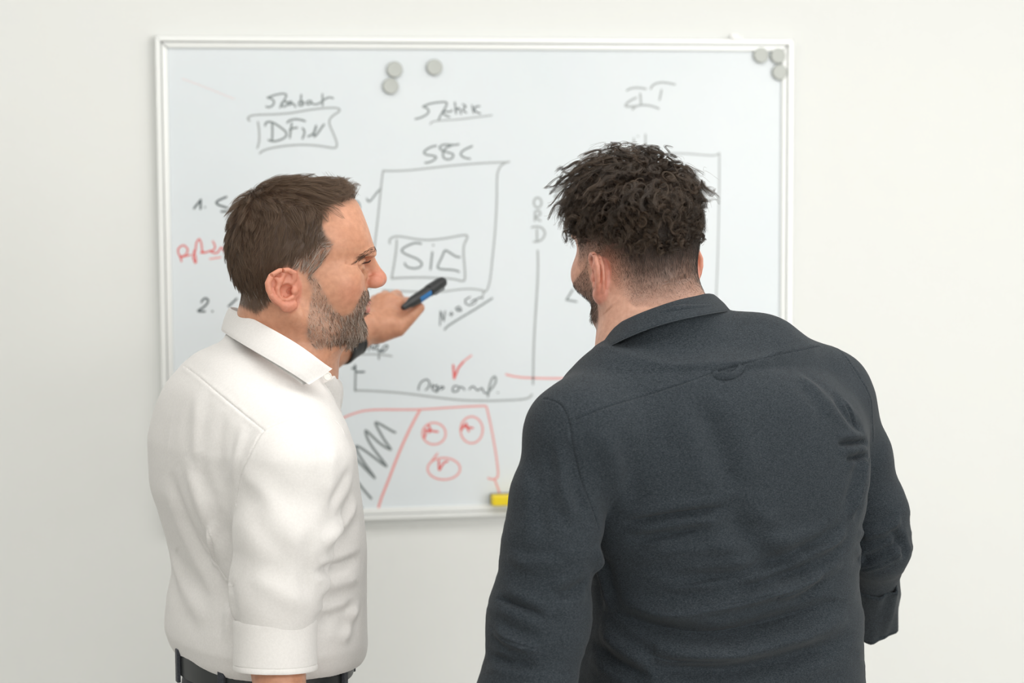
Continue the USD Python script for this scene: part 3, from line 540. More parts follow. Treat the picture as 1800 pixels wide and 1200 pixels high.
def blob(q, c, r): return np.clip(1.4 - 1.4 * np.sqrt((((q - c) / r) ** 2).sum(1)), 0, 1)
def ear_mask(head, q):
    """Points that stand off the bare skull beside the ear canal."""
    a = np.abs(q[:, 1]); m = (a > 0.05) & (q[:, 0] < 0.02) & (q[:, 0] > -0.055) & (q[:, 2] > -0.042) & (q[:, 2] < 0.05); out = np.zeros(len(q)); w = q[m].astype(f32); e = np.minimum(*(ear_field(w, sd, head.flare[k], head.ear, head.ears[k], head.tilt, head.stretch) for k, sd in enumerate((1, -1)))); out[m] = sm(head.skull(w), 0.0001, 0.0010) * sm(-e, -0.0070, -0.0035); return out
def paint_face(q, base, head, beard, scalp, scalp_mask, beard_mask, red=(0.60, 0.19, 0.14)):
    a = q.copy(); a[:, 1] = np.abs(a[:, 1]); c = np.tile(np.asarray(base, float), (len(q), 1))
    n = head.nose
    if n:
        c = mixc(c, red, 0.85 * blob(q, np.array(n['tip']), (0.022, 0.02, 0.02))); c = mixc(c, red, 0.75 * blob(a, np.array(n['ala']), (0.016, 0.013, 0.014)))
        c = mixc(c, red, 0.30 * blob(a, np.array([0.075, 0.045, 0.0]), (0.03, 0.03, 0.028)))
        m = np.array(n['mouth']); c = mixc(c, beard, 0.62 * beard_mask)
        c = mixc(c, (0.60, 0.20, 0.18), np.maximum(blob(a, m + [0, 0.004, -0.0055], (0.011, 0.020, 0.0065)), blob(a, m + [0, 0.004, 0.0045], (0.010, 0.019, 0.0042))))
    else: c = mixc(c, beard, 0.75 * beard_mask)
    em = ear_mask(head, q); c = mixc(c, scalp, scalp_mask * (1 - em))
    return mixc(c, red, 0.50 * em)
# ---------------------------------------------------------------- hair: strands rooted on the head's mesh
M_hair = usdkit.material(stage, '/World/Looks/hair', {'a': ('attribute', {'attribute': 'tint'}), 'p': ('principled_bsdf', {'roughness': 0.42, 'specular_ior_level': 0.42})}, [('a.color', 'p.base_color')], surface='p.BSDF')
def in_poly(head, v, poly, side=-1):
    """Whether points (frame F) lie in the pixel outline traced on the head's visible side; the hidden side is judged by its mirror image."""
    q = (v - head.pos) @ head.R; q[:, 1] = side * np.abs(q[:, 1]); return shapely.contains_xy(shapely.Polygon(poly), *pix(head.out(q)).T)
def roots(v, f, faces, n, rng, weight=None):
    a = np.linalg.norm(np.cross(v[f[faces, 1]] - v[f[faces, 0]], v[f[faces, 2]] - v[f[faces, 0]]), axis=1)
    if weight is not None: a = a * weight
    k = faces[rng.choice(len(faces), n, p=a / a.sum())]; u = np.sort(rng.random((n, 2)), axis=1); b = np.stack([u[:, 0], u[:, 1] - u[:, 0], 1 - u[:, 1]], 1)
    N = vnorm(v, f); return (v[f[k]] * b[..., None]).sum(1), (N[f[k]] * b[..., None]).sum(1)
def clump(st, n_clumps, amount, rng, local_root):
    """Pulls strands towards the nearest of some lead strands, more towards the tips."""
    n, k, _ = st.shape; lead = rng.choice(n, min(n_clumps, n), replace=False); _, j = cKDTree(local_root[lead]).query(local_root); L = st[lead[j]]
    w = (np.linspace(0, 1, k)[None, :, None] ** 1.3) * (amount * (0.5 + rng.random((n, 1, 1)) * 0.8)); shift = L - L[:, :1] + st[:, :1]
    mid = 0.35 * shift + 0.65 * L; return st * (1 - w) + mid * w
rng = np.random.default_rng(11)
HAIR_A = [(375, 430), (380, 370), (430, 300), (500, 270), (650, 270), (655, 345), (626, 349), (606, 357), (585, 359), (572, 368), (566, 395), (573, 415), (588, 427), (580, 446), (566, 466), (550, 482), (546, 498), (538, 482), (522, 470), (505, 470), (490, 486), (484, 508), (480, 522), (468, 540), (452, 552), (436, 545), (412, 532), (392, 480)]
BEARD_A = [(546, 478), (559, 491), (570, 514), (587, 542), (602, 555), (618, 549), (628, 532), (634, 518), (640, 508), (660, 505), (665, 560), (660, 600), (634, 603), (600, 607), (570, 612), (551, 613), (538, 590), (541, 555), (547, 516), (543, 495)]
BROW_A = [(620, 463), (630, 451), (644, 440), (660, 431), (660, 441), (648, 447), (634, 457)]
fcA = vA[fA].mean(1); nearA = np.where(near(cA, 0.2)(fcA))[0]
earA = ear_mask(headA, qA) > 0.25
earf = earA[fA].any(1)
hairA_v = in_poly(headA, vA, HAIR_A) & near(cA, 0.19)(vA); beardA_v = in_poly(headA, vA, BEARD_A) & near(cA, 0.19)(vA) & (qA[:, 0] > 0.0)
lipA = (np.abs(qA[:, 1]) < 0.028) & (blob(np.c_[qA[:, 0], np.abs(qA[:, 1]), qA[:, 2]], np.array(noseA['mouth']) + [0, 0.004, -0.001], (0.012, 0.024, 0.0105)) > 0.25)
hf = nearA[(hairA_v[fA[nearA]].all(1)) & ~earf[nearA]]; bq = (fcA[nearA] - A_pos) @ RA; bf = nearA[(beardA_v[fA[nearA]].all(1)) & ~((bq[:, 2] > noseA['ala'][2] - 0.010) & (bq[:, 0] > 0.075)) & ~earf[nearA] & ~lipA[fA[nearA]].any(1)]
wf = nearA[in_poly(headA, fcA[nearA], BROW_A) & (((fcA[nearA] - A_pos) @ RA)[:, 0] > 0.06)]
def soft_mask(mask, v, f, it=6): 
    m = relax(np.repeat(mask.astype(float)[:, None], 3, 1), f, it, 0.6)[:, 0]; return m
def growA(n):
    r, N = roots(vA, fA, hf, n, rng); q = (r - A_pos) @ RA; nl = N @ RA; k = 8
    top = sm(q[:, 2], 0.085, 0.125); front = sm(q[:, 0], 0.02, 0.075) * top; nape = 1 - sm(q[:, 2], -0.045, 0.03); side = sm(np.abs(q[:, 1]), 0.045, 0.068) * (1 - top); temple = sm(q[:, 0], 0.02, 0.055) * (1 - top)
    length = 0.019 + 0.013 * top + 0.001 * front - 0.012 * nape - 0.006 * side - 0.006 * temple; length *= 0.6 + 0.7 * rng.random(n) * (1 - 0.35 * front)
    whorl = np.array([-0.055, 0.012, 0.135]); d = q - whorl; d[:, 2] *= 1.4; d /= np.linalg.norm(d, axis=1, keepdims=True)
    d = d * (1 - 0.85 * front[:, None]) + side[:, None] * np.array([-0.75, 0, -0.35]) + temple[:, None] * np.array([-0.9, 0, -0.1]) + front[:, None] * np.array([0.10, 0.35, 0.55]); d += rng.normal(0, 0.16, (n, 3))
    lift0 = (0.30 + 0.45 * rng.random(n)) * (1 - 0.55 * nape) * (1 - 0.3 * side) + 0.75 * front + 0.15 * top; st = np.zeros((n, k, 3)); p = q.copy(); st[:, 0] = p
    wav = rng.normal(0, 1, (n, 3)); ph = rng.random((n, 1)) * 6.28
    for s in range(1, k):
        c = p - np.array([0, 0, 0.045]); nn = c / np.linalg.norm(c, axis=1, keepdims=True); nn = 0.5 * nn + 0.5 * nl; t = d - nn * (d * nn).sum(1)[:, None]; t /= np.linalg.norm(t, axis=1, keepdims=True) + 1e-9
        lift = lift0 * (1 - 0.85 * (s - 1) / (k - 2)) - 0.10 * (s / k) * (1 - front); u = t + nn * lift[:, None] + 0.10 * np.sin(ph + s * 0.9) * wav; u /= np.linalg.norm(u, axis=1, keepdims=True); p = p + u * (length / (k - 1))[:, None]; st[:, s] = p
    st = clump(st, n // 34, 0.95, rng, q); gl = (pix(headA.out(q * [1, -1, 1] * np.where(q[:, 1:2] < 0, [[1, -1, 1]], [[1, 1, 1]])))); gd = ((gl[:, 1] - 405) * 95 + (gl[:, 0] - 590) * 65) / 115.0; gt = sm(gd, -4, 16) * sm(q[:, 0], -0.035, 0.0); grey = temple * sm(-q[:, 2], -0.085, -0.02); grey = np.maximum(grey, 0.75 * side * sm(q[:, 0], 0.0, 0.045) * (1 - sm(q[:, 2], 0.03, 0.075))); grey = np.maximum(np.maximum(grey * 0.5, 0.10 * nape), gt)
    g = rng.random(n) < grey * 0.62; v = 0.65 + 0.75 * rng.random((n, 1)); col = np.array([0.105, 0.064, 0.038]) * v; col[g] = np.array([0.44, 0.39, 0.34]) * (0.7 + 0.5 * rng.random((g.sum(), 1)))
    w = np.linspace(1, 0.35, k)[None] * 0.00030 * (0.8 + 0.4 * rng.random((n, 1))); ok = st[:, :, 2].max(1) < sag(540, 319)[1] + 0.0165; return headA.out(st[ok]), w[ok], col[ok]
def beardA(n):
    bc = (fcA[bf] - A_pos) @ RA; r, N = roots(vA, fA, bf, n, rng, 0.42 + 0.58 * sm(bc[:, 0], 0.035, 0.075)); q = (r - A_pos) @ RA; nl = N @ RA; k = 5
    chin = sm(q[:, 0], 0.05, 0.085) * sm(-q[:, 2], 0.02, 0.05); length = (0.0036 + 0.0068 * chin + 0.0016 * sm(q[:, 0], 0.02, 0.05)) * (0.6 + 0.8 * rng.random(n)); d = np.array([0.15, 0, -1.0]) + rng.normal(0, 0.30, (n, 3)); st = np.zeros((n, k, 3)); p = q.copy(); st[:, 0] = p
    for s in range(1, k):
        t = d - nl * (d * nl).sum(1)[:, None]; t /= np.linalg.norm(t, axis=1, keepdims=True) + 1e-9; u = t + nl * (0.75 - 0.12 * s) + rng.normal(0, 0.12, (n, 3)); u /= np.linalg.norm(u, axis=1, keepdims=True); p = p + u * (length / (k - 1))[:, None]; st[:, s] = p
    st = clump(st, n // 12, 0.6, rng, q); pale = 0.36 + 0.25 * sm(-q[:, 0], -0.06, -0.01) - 0.2 * sm(q[:, 2], -0.02, 0.0); g = rng.random(n) < pale; col = np.array([0.11, 0.062, 0.036]) * (0.6 + 0.9 * rng.random((n, 1))); col[g] = np.array([0.58, 0.50, 0.43]) * (0.7 + 0.5 * rng.random((g.sum(), 1)))
    w = np.linspace(1, 0.4, k)[None] * 0.00026 * np.ones((n, 1)); return headA.out(st), w, col
def browA(n):
    r, N = roots(vA, fA, wf, n, rng); q = (r - A_pos) @ RA; nl = N @ RA; k = 5; d = np.array([-0.9, 0, -0.45]) + np.outer(np.sign(q[:, 1]), [0, 0.5, 0]) + rng.normal(0, 0.12, (n, 3)); st = np.zeros((n, k, 3)); p = q.copy(); st[:, 0] = p
    for s in range(1, k):
        t = d - nl * (d * nl).sum(1)[:, None]; t /= np.linalg.norm(t, axis=1, keepdims=True) + 1e-9; u = t + nl * 0.20 * (1 - s / k); p = p + u / np.linalg.norm(u, axis=1, keepdims=True) * 0.0016; st[:, s] = p
    return headA.out(st), np.linspace(1, 0.4, k)[None] * 0.00042 * np.ones((n, 1)), np.array([0.050, 0.030, 0.019]) * (0.6 + 0.8 * rng.random((n, 1)))

def lashes(head, side):
    e = np.array(head.nose['eye']) * [1, side, 1]; st = []
    for t in np.linspace(0, 1, 26):
        a = e + np.array([0.0155 - 0.009 * max(0, t - 0.35) * 1.5, side * (-0.008 + 0.0225 * t), 0.0012 - 0.0012 * t]); d = np.array([0.8 - 0.5 * t, side * (0.1 + 0.7 * t), 0.10]); d /= np.linalg.norm(d)
        st.append([a - d * 0.001, a + d * 0.0025 - [0, 0, 0.0006], a + d * 0.0052 + [0, 0, 0.0002], a + d * 0.0075 + [0, 0, 0.0022]])
    return head.out(np.array(st))
# ---------------------------------------------------------------- clothes
def onto(v, f, pts, step=2.5):
    """Traces a polyline of pixels onto the side of a mesh that faces the camera: dense points (n, 3)."""
    N = vnorm(v, f); fr = np.where((N * v).sum(1) < 0.05)[0]; pv = pix(v[fr]); T = cKDTree(pv); p = np.asarray(pts, float)
    t = np.r_[0, np.cumsum(np.linalg.norm(np.diff(p, axis=0), axis=1))]; q = np.arange(0, t[-1] + 1e-6, step)
    xy = np.stack([PchipInterpolator(t, p[:, k])(q) if len(p) > 2 else np.interp(q, t, p[:, k]) for k in range(2)], 1); out = []
    d, j = T.query(xy, 16)
    for k in range(len(xy)):
        c = v[fr[j[k]]]; ok = c[:, 1] < c[:, 1].min() + 0.02; w = 1 / (d[k][ok] + 0.3) ** 2; Y = (c[ok, 1] * w).sum() / w.sum(); out.append(P(xy[k, 0], xy[k, 1], Y))
    return np.array(out)
def dist_to(v, pts):
    d, j = cKDTree(pts).query(v, distance_upper_bound=0.08); return np.where(np.isfinite(d), d, 9.0), np.minimum(j, len(pts) - 1)
def dress(field, lo, hi, h, seams=(), creases=(), wrinkle=None, fine=0.007, thin=()):
    """A garment: implicit shape, refined along its seams, with folds and seams pressed into it. creases: (pixels, depth, width), positive depth = ridge."""
    v, f = nets(field, lo, hi, h); lines = [onto(v, f, s) for s in seams]; cr = [(onto(v, f, c[0]), c[1], c[2]) for c in creases]; th = [onto(v, f, c) for c in thin]
    N = vnorm(v, f)
    if lines:
        allp = np.vstack(lines + th)
        for k, r in ((0, fine), (1, fine * 0.6)):
            c = v[f].mean(1); m = dist_to(c, allp)[0] < r; n0 = len(v); v, f = refine(v, f, m); v[n0:] = project(field, v[n0:], h / 2)
        N = vnorm(v, f)
    disp = np.zeros(len(v))
    if wrinkle is not None: disp += wrinkle(v)
    for pts, a, w in cr:
        d, j = dist_to(v, pts); n = len(pts); e = np.clip(np.minimum(j, n - 1 - j) / max(0.22 * n, 1), 0, 1) ** 0.8; g = np.exp(-(d / w) ** 2) - 0.45 * np.exp(-((d - 2.0 * w) / (1.1 * w)) ** 2) ; disp += a * e * g
    for pts in th:
        d, j = dist_to(v, pts); n = len(pts); e = np.clip(np.minimum(j, n - 1 - j) / max(0.3 * n, 1), 0, 1); up = sm(-(v[:, 2] - pts[j, 2]), -0.004, 0.004); disp += e * (-0.0018 * np.exp(-(d / 0.0020) ** 2) + 0.0017 * np.exp(-((d - 0.0045) / 0.0035) ** 2) * (0.35 + 0.65 * up))
    for pts in lines:
        d, j = dist_to(v, pts); disp += -0.0013 * np.exp(-(d / 0.0011) ** 2) + 0.0005 * np.exp(-((d - 0.0042) / 0.0028) ** 2) * (0.8 + 0.35 * np.sin(j * 0.55))
    return v + N * disp[:, None], f
def fold_noise(v, R, scale, amp, seed, ridged=True):
    n = meshkit.fbm((np.asarray(v) @ R) * np.asarray(scale) + 31.7, 3, seed); n = n - 0.5
    return amp * ((1 - np.abs(n) * 4.5) if ridged else n * 2.6)
def collar(top, bottom, stand, leaf_out=0.0035, n=90):
    """A folded collar: outer leaf from the fold down to its edge, stand inside. top, bottom: matching (px, py, Y) from one tip round the nape to the other."""
    t = np.linspace(0, 1, n); s = np.linspace(0, 1, len(top)); T = np.stack([CubicSpline(s, np.array([P(*q) for q in top]))(t)[:, k] for k in range(3)], 1); Bm = CubicSpline(s, np.array([P(*q) for q in bottom]))(t)
    c = T.mean(0); inn = c - T; inn[:, 2] = 0; inn /= np.linalg.norm(inn, axis=1, keepdims=True); up = T - Bm; up /= np.linalg.norm(up, axis=1, keepdims=True)
    rows = [T * 0.02 + Bm * 0.98 - up * 0.004 + inn * 0.010 if stand else Bm + inn * 0.006, T * 0.3 + Bm * 0.7 + inn * 0.0095, T * 0.8 + Bm * 0.2 + inn * 0.0075, T + inn * 0.0058 - up * 0.001, T + inn * 0.003 + up * 0.0012, T + up * 0.0003, T * 0.88 + Bm * 0.12 - inn * 0.0012, T * 0.5 + Bm * 0.5 - inn * 0.0022, T * 0.2 + Bm * 0.8 - inn * 0.0012, T * 0.09 + Bm * 0.91 - inn * 0.0012, T * 0.06 + Bm * 0.94 - inn * 0.0002, Bm - inn * 0.0006, Bm - up * 0.0008 + inn * 0.0004, Bm + inn * 0.0016, T * 0.5 + Bm * 0.5 + inn * 0.0014, T * 0.86 + Bm * 0.14 + inn * 0.0020]
    V = np.stack(rows, 0); m = len(rows); v = V.reshape(-1, 3); i, j = np.meshgrid(np.arange(m), np.arange(n - 1), indexing='ij'); k = (i + 1) % m
    q = np.stack([i * n + j, i * n + j + 1, k * n + j + 1, k * n + j], -1).reshape(-1, 4); f = np.vstack([q[:, [0, 1, 2]], q[:, [0, 2, 3]]]); caps = []
    for e in (0, n - 1):
        o = [r * n + e for r in range(m)]
        for a in range(m // 2 - 1): caps += [(o[a], o[a + 1], o[m - 1 - a]), (o[a + 1], o[m - 2 - a], o[m - 1 - a])]
    mesh = trimesh.Trimesh(v, np.vstack([f, caps]), process=False); trimesh.repair.fix_normals(mesh); return mesh
def below(top, drop):
    """Signed distance above the plane of a collar's fold, lowered by drop."""
    t = np.array([P(*q) for q in top]); c = t.mean(0); n = np.linalg.svd(t - c)[2][2]; n = n * np.sign(n[2]); k = float(n @ c - drop); n = n.astype(f32); return lambda p: p @ n - f32(k)
def cuff(a, b, ra, rb, thick=0.0035, n=64, wob=0.0015, seed=1, open_=False):
    """A folded cuff: a ring from a (upper edge) to b (lower edge) with rounded rims; radius ra to rb."""
    a, b = np.asarray(a, float), np.asarray(b, float); d = (b - a) / np.linalg.norm(b - a); x = np.cross(d, [0.2, 1, 0.1]); x /= np.linalg.norm(x); y = np.cross(d, x); L = np.linalg.norm(b - a)
    prof = [(0.0, -thick * 1.6), (-0.002, -thick * 0.8), (-0.0015, 0.0), (0.002, 0.0012), (0.006, 0.0006), (L * 0.5, 0.0), (L - 0.009, 0.0004), (L - 0.0075, -0.0006), (L - 0.006, 0.0004), (L - 0.002, 0.0006), (L, -0.0004), (L + 0.0006, -thick * 0.7), (L - 0.001, -thick * 1.2), (L * 0.5, -thick * 1.4)]
    th = np.arange(n) * 2 * np.pi / n; V = []
    for s, o in prof:
        r = ra + (rb - ra) * s / L + o; pt = a + d * s; wv = wob * (meshkit.fbm(np.stack([np.cos(th) * 1.7, np.sin(th) * 1.7, np.full(n, s * 22.0)], 1) + 9, 2, seed) - 0.5) * 3
        V.append(pt + (r + wv)[:, None] * (np.cos(th)[:, None] * x + np.sin(th)[:, None] * y) + d * (0.003 * np.sin(th + 1.0 + seed))[:, None])
    m = len(prof); v = np.array(V).reshape(-1, 3); i, j = np.meshgrid(np.arange(m), np.arange(n), indexing='ij'); k, l = (i + 1) % m, (j + 1) % n
    q = np.stack([i * n + j, i * n + l, k * n + l, k * n + j], -1).reshape(-1, 4); mesh = trimesh.Trimesh(v, np.vstack([q[:, [0, 1, 2]], q[:, [0, 2, 3]]]), process=False); trimesh.repair.fix_normals(mesh); return mesh
def fabric(name, c0, c1, scale, rough=0.85, sheen=0.2, bump=0.25, weave=900.0, fleck=None):
    nodes = {'g': ('geometry', {}), 'mp': ('mapping', {'scale': scale}), 'n': ('noise_texture', {'scale': 1.0, 'detail': 2.0, 'roughness': 0.7}), 'w': ('noise_texture', {'scale': weave, 'detail': 1.0}),
        'r': ('rgb_ramp', {'ramp': [(0.35, c0), (0.68, c1)]}), 'b': ('bump', {'strength': bump, 'distance': 0.0005}), 'p': ('principled_bsdf', {'roughness': rough, 'specular_ior_level': 0.2, 'sheen_weight': sheen, 'sheen_roughness': 0.5})}
    links = [('g.position', 'mp.vector'), ('mp.vector', 'n.vector'), ('g.position', 'w.vector'), ('n.fac', 'r.fac'), ('w.fac', 'b.height'), ('b.normal', 'p.normal')]
    if fleck is None: links.append(('r.color', 'p.base_color'))
    else:       # lighter fibres scattered through the cloth
        nodes.update({'m2': ('mapping', {'scale': fleck[1]}), 'n3': ('noise_texture', {'scale': 1.0, 'detail': 1.0}), 'r3': ('rgb_ramp', {'ramp': [(0.60, (0, 0, 0)), (0.72, (1, 1, 1))]}), 'mx': ('mix', {'color2': fleck[0]})})
        links += [('g.position', 'm2.vector'), ('m2.vector', 'n3.vector'), ('n3.fac', 'r3.fac'), ('r3.color', 'mx.fac'), ('r.color', 'mx.color1'), ('mx.color', 'p.base_color')]
    return usdkit.material(stage, '/World/Looks/' + name, nodes, links, surface='p.BSDF')
M_white = fabric('white_cotton', (0.71, 0.695, 0.68), (0.75, 0.735, 0.72), (300, 300, 300), 0.8, 0.1, 0.10)
M_button = mat('shirt_button', (0.80, 0.78, 0.74), 0.25)
rA = rot(32); YT = 2.77; OA = P(460, 900, YT)
def rowA(y, xl, xr, w):
    l, r = P(xl, y, YT), P(xr, y, YT); half = (r[0] - l[0]) / 2; a = math.sqrt(max(half ** 2 - (w * 0.42) ** 2, 0.003)) / 0.906; c = ((l[0] + r[0]) / 2 - OA[0]) / math.cos(math.radians(32)); return (l[2] - OA[2], c - a, c + a, w, c, 2.25, 2.35)
rowsA = [rowA(*r) for r in ((590, 412, 536, .045), (604, 385, 543, .062), (620, 350, 548, .085), (645, 324, 553, .112), (680, 298, 562, .145), (706, 286, 574, .166), (735, 277, 592, .184), (760, 271, 604, .195), (780, 268, 613, .202), (850, 271, 622, .202), (905, 285, 629, .196), (960, 300, 633, .188), (1010, 308, 633, .181), (1060, 300, 634, .178), (1110, 297, 636, .176), (1124, 301, 636, .172), (1140, 307, 634, .166), (1154, 318, 627, .156))]
torsoA = Stack(rowsA)
SA = [P(*q) for q in ((518, 824, 2.600), (502, 930, 2.585), (488, 1030, 2.585), (483, 1092, 2.587))]
topA = [(584, 648, 2.655), (556, 629, 2.642), (520, 604, 2.646), (472, 577, 2.675), (428, 555, 2.725), (403, 544, 2.790), (412, 541, 2.845), (455, 556, 2.872), (505, 585, 2.870), (550, 617, 2.840), (580, 645, 2.800)]
botA = [(544, 675, 2.628), (530, 666, 2.628), (500, 647, 2.630), (452, 619, 2.655), (410, 594, 2.708), (390, 580, 2.790), (402, 578, 2.865), (450, 592, 2.905), (500, 620, 2.905), (545, 655, 2.870), (575, 690, 2.820)]
planeA = below(topA, 0.014)
def shirtA(p):
    t = torsoA((p - OA.astype(f32)) @ rA.astype(f32))
    tr = chain(p, [P(470, 680, 2.75), P(498, 760, 2.675), SA[0]], [0.055, 0.058, 0.060], 0.03); t = smin(t, tr, 0.045)
    s = chain(p, SA, [0.0635, 0.0640, 0.0580, 0.0515], 0.02); sl = chain(p, [P(440, 690, 2.85), JA['shL'] + [0.02, 0, 0.0], JA['elL']], [0.07, 0.070, 0.054], 0.03)
    t = smin(t, sl, 0.04); k = np.interp(p[..., 2], [SA[1][2], SA[0][2] + 0.02], [0.006, 0.035]).astype(f32)
    h = np.maximum(k - np.abs(t - s), 0) / k; t = np.minimum(t, s) - h * h * k * 0.25
    nk = smax(chain(p, [P(505, 690, 2.77), P(497, 560, 2.775)], [0.078, 0.066]), planeA(p), 0.006); return smin(t, nk, 0.022)
yokeA = [(302, 630), (340, 655), (385, 692), (430, 729), (465, 757)]
armA = [(416, 885), (424, 838), (443, 792), (465, 757), (500, 739), (545, 729), (585, 737), (604, 762)]
plA = [(553, 690), (562, 720), (575, 760)]
crA = [([(552, 1003), (588, 996), (633, 978)], -0.0060, 0.0065), ([(548, 1086), (585, 1080), (630, 1058)], -0.0045, 0.0070), ([(300, 830), (330, 920), (375, 1000), (412, 1060)], -0.0065, 0.015), ([(330, 800), (355, 890), (400, 985)], 0.0058, 0.014), ([(378, 915), (374, 960), (370, 1005)], 0.0032, 0.006), ([(398, 1010), (404, 1060), (396, 1130)], 0.0043, 0.008), ([(300, 960), (325, 1030), (370, 1090)], 0.0051, 0.014),
    ([(566, 960), (598, 925), (626, 880)], 0.0065, 0.011), ([(560, 1035), (600, 1022), (634, 1015)], 0.0058, 0.010), ([(556, 1105), (592, 1092), (632, 1100)], -0.0043, 0.009), ([(575, 890), (600, 855), (614, 820)], -0.0043, 0.010), ([(600, 1130), (618, 1090), (628, 1050)], 0.0036, 0.008),
    ([(420, 830), (455, 855), (490, 900)], 0.0023, 0.012), ([(430, 905), (480, 950), (530, 1010)], -0.0023, 0.014), ([(440, 1010), (490, 1040), (540, 1070)], 0.0023, 0.012), ([(552, 930), (535, 990), (545, 1060)], -0.0029, 0.010), ([(590, 780), (578, 840), (570, 900)], 0.0029, 0.010),
    ([(350, 690), (345, 760), (350, 830)], 0.0023, 0.012), ([(395, 725), (385, 800), (385, 860)], -0.0023, 0.012), ([(430, 745), (416, 800), (408, 850)], 0.0023, 0.008)]
thA = [[(372, 925), (380, 955), (372, 995)], [(340, 930), (372, 985), (410, 1030)]]
def wrA(v): return fold_noise(v, np.eye(3), (8, 8, 4), 0.0011, 4, False) + fold_noise(v, rot(20, 40), (24, 24, 6), 0.0006, 9)
svA, sfA = dress(shirtA, [-0.60, 2.42, P(400, 1215, 2.6)[2]], [-0.14, 3.22, P(400, 530, 2.7)[2]], 0.0036, [yokeA, armA], crA, wrA, thin=thA)
# rolled cuffs, collar, placket, buttons
cuffA = cuff(P(483, 1090, 2.588), P(484, 1176, 2.584), 0.0545, 0.0560, 0.005, seed=2)
_e, _w = JA['elL'], JA['wrL']; cuffA2 = cuff(_e + (_w - _e) * 0.02, _e + (_w - _e) * 0.27, 0.056, 0.054, 0.005, seed=3)
collarA = collar(topA, botA, True)
bandA = sweep([P(573, 668, 2.702), P(580, 690, 2.712), P(578, 715, 2.722), P(590, 760, 2.715)], [0.014, 0.017, 0.016, 0.014], 12, flat=0.35, up=[0.25, -0.85, 0.1])
def button(c, n, r=0.0058):
    m = trimesh.creation.revolve([(0, 0.0), (r * 0.62, 0.0), (r * 0.72, 0.0006), (r * 0.92, 0.0007), (r, 0.0), (r, -0.0010), (r * 0.9, -0.0016), (0, -0.0016)], sections=24); n = np.asarray(n, float); n /= np.linalg.norm(n)
    m.apply_transform(trimesh.geometry.align_vectors([0, 0, 1], n)); m.apply_translation(c); trimesh.repair.fix_normals(m); return m
# trousers, belt
M_trouser = fabric('grey_wool', (0.030, 0.034, 0.042), (0.060, 0.066, 0.078), (700, 700, 500), 0.9, 0.15, 0.3)
M_belt = mat('belt_leather', (0.022, 0.025, 0.026), 0.42)
HIP = P(464, 1131, YT)
def legs(hip, R, w, foot_z, spread, k=1.0):
    def fn(p):
        q = ((p - hip.astype(f32)) @ R.astype(f32)); a = q.copy(); a[..., 1] = np.abs(a[..., 1]); f = ellip(q, (0, 0, -0.085), (0.128 * k, w, 0.15)); f = smax(f, q[..., 2] - f32(0.006), 0.006)
        f = smin(f, chain(a, [(0.0, w * 0.52, -0.16), (0.012, spread + 0.01, -0.50), (-0.005, spread + 0.015, foot_z + 0.10)], [0.095 * k, 0.070 * k, 0.058]), 0.03); return smax(f, foot_z + 0.045 - q[..., 2], 0.004)
    return fn
footA = -(EYE[2] + HIP[2])
tvA, tfA = nets(legs(HIP, rA, 0.147, footA, 0.085, 0.88), HIP + [-0.30, -0.30, footA - 0.02], HIP + [0.30, 0.30, 0.05], 0.011)
def ring_band(hip, R, rows, n=110, z0=-0.036, z1=0.0, out=0.0045):
    """A belt round the waist from the trousers' section (a, w, centre)."""
    a, w, c, nf = rows; th = np.arange(n) * 2 * np.pi / n; x = np.sign(np.cos(th)) * np.abs(np.cos(th)) ** (2 / nf) * (a + out) + c; y = np.sign(np.sin(th)) * np.abs(np.sin(th)) ** (2 / nf) * (w + out); V = []
    for dz, s in ((z0, 0.985), (z0 + 0.001, 1.0), (z0 + 0.003, 1.006), (z1 - 0.003, 1.006), (z1 - 0.001, 1.0), (z1, 0.985)): V.append(np.stack([c + (x - c) * s, y * s, np.full(n, dz)], 1))
    m = len(V); v = np.array(V).reshape(-1, 3) @ R.T + hip; i, j = np.meshgrid(np.arange(m - 1), np.arange(n), indexing='ij'); l = (j + 1) % n; q = np.stack([i * n + j, i * n + l, (i + 1) * n + l, (i + 1) * n + j], -1).reshape(-1, 4)
    mesh = trimesh.Trimesh(v, np.vstack([q[:, [0, 1, 2]], q[:, [0, 2, 3]]]), process=False); trimesh.repair.fix_normals(mesh); return mesh, (x, y, th)
def shoe(c, R, L=0.28):
    x = np.array([[-0.10, 0.035], [-0.05, 0.040], [0.02, 0.041], [0.09, 0.050], [0.14, 0.046], [0.175, 0.028]]); S = []
    import manifold3d as m3
    def hull(ps): return trimesh.convex.convex_hull(np.array(ps))
    up = hull([[px, sy * w * k, z] for px, w in x for sy in (-1, 1) for z, k in ((0.018, 1.0), (0.05 if px > 0.05 else 0.075, 0.75), (0.064 if px > 0.05 else 0.10, 0.35))]); sole = hull([[px * 1.03, sy * w * 1.06, z] for px, w in x for sy in (-1, 1) for z in (0.0, 0.017)])
    out = []
    for m in (up, sole): m.apply_transform(np.block([[R, np.zeros((3, 1))], [np.zeros((1, 3)), np.ones((1, 1))]])); m.apply_translation(c); out.append(m)
    return out
M_shoe = mat('shoe_leather', (0.03, 0.02, 0.015), 0.35)
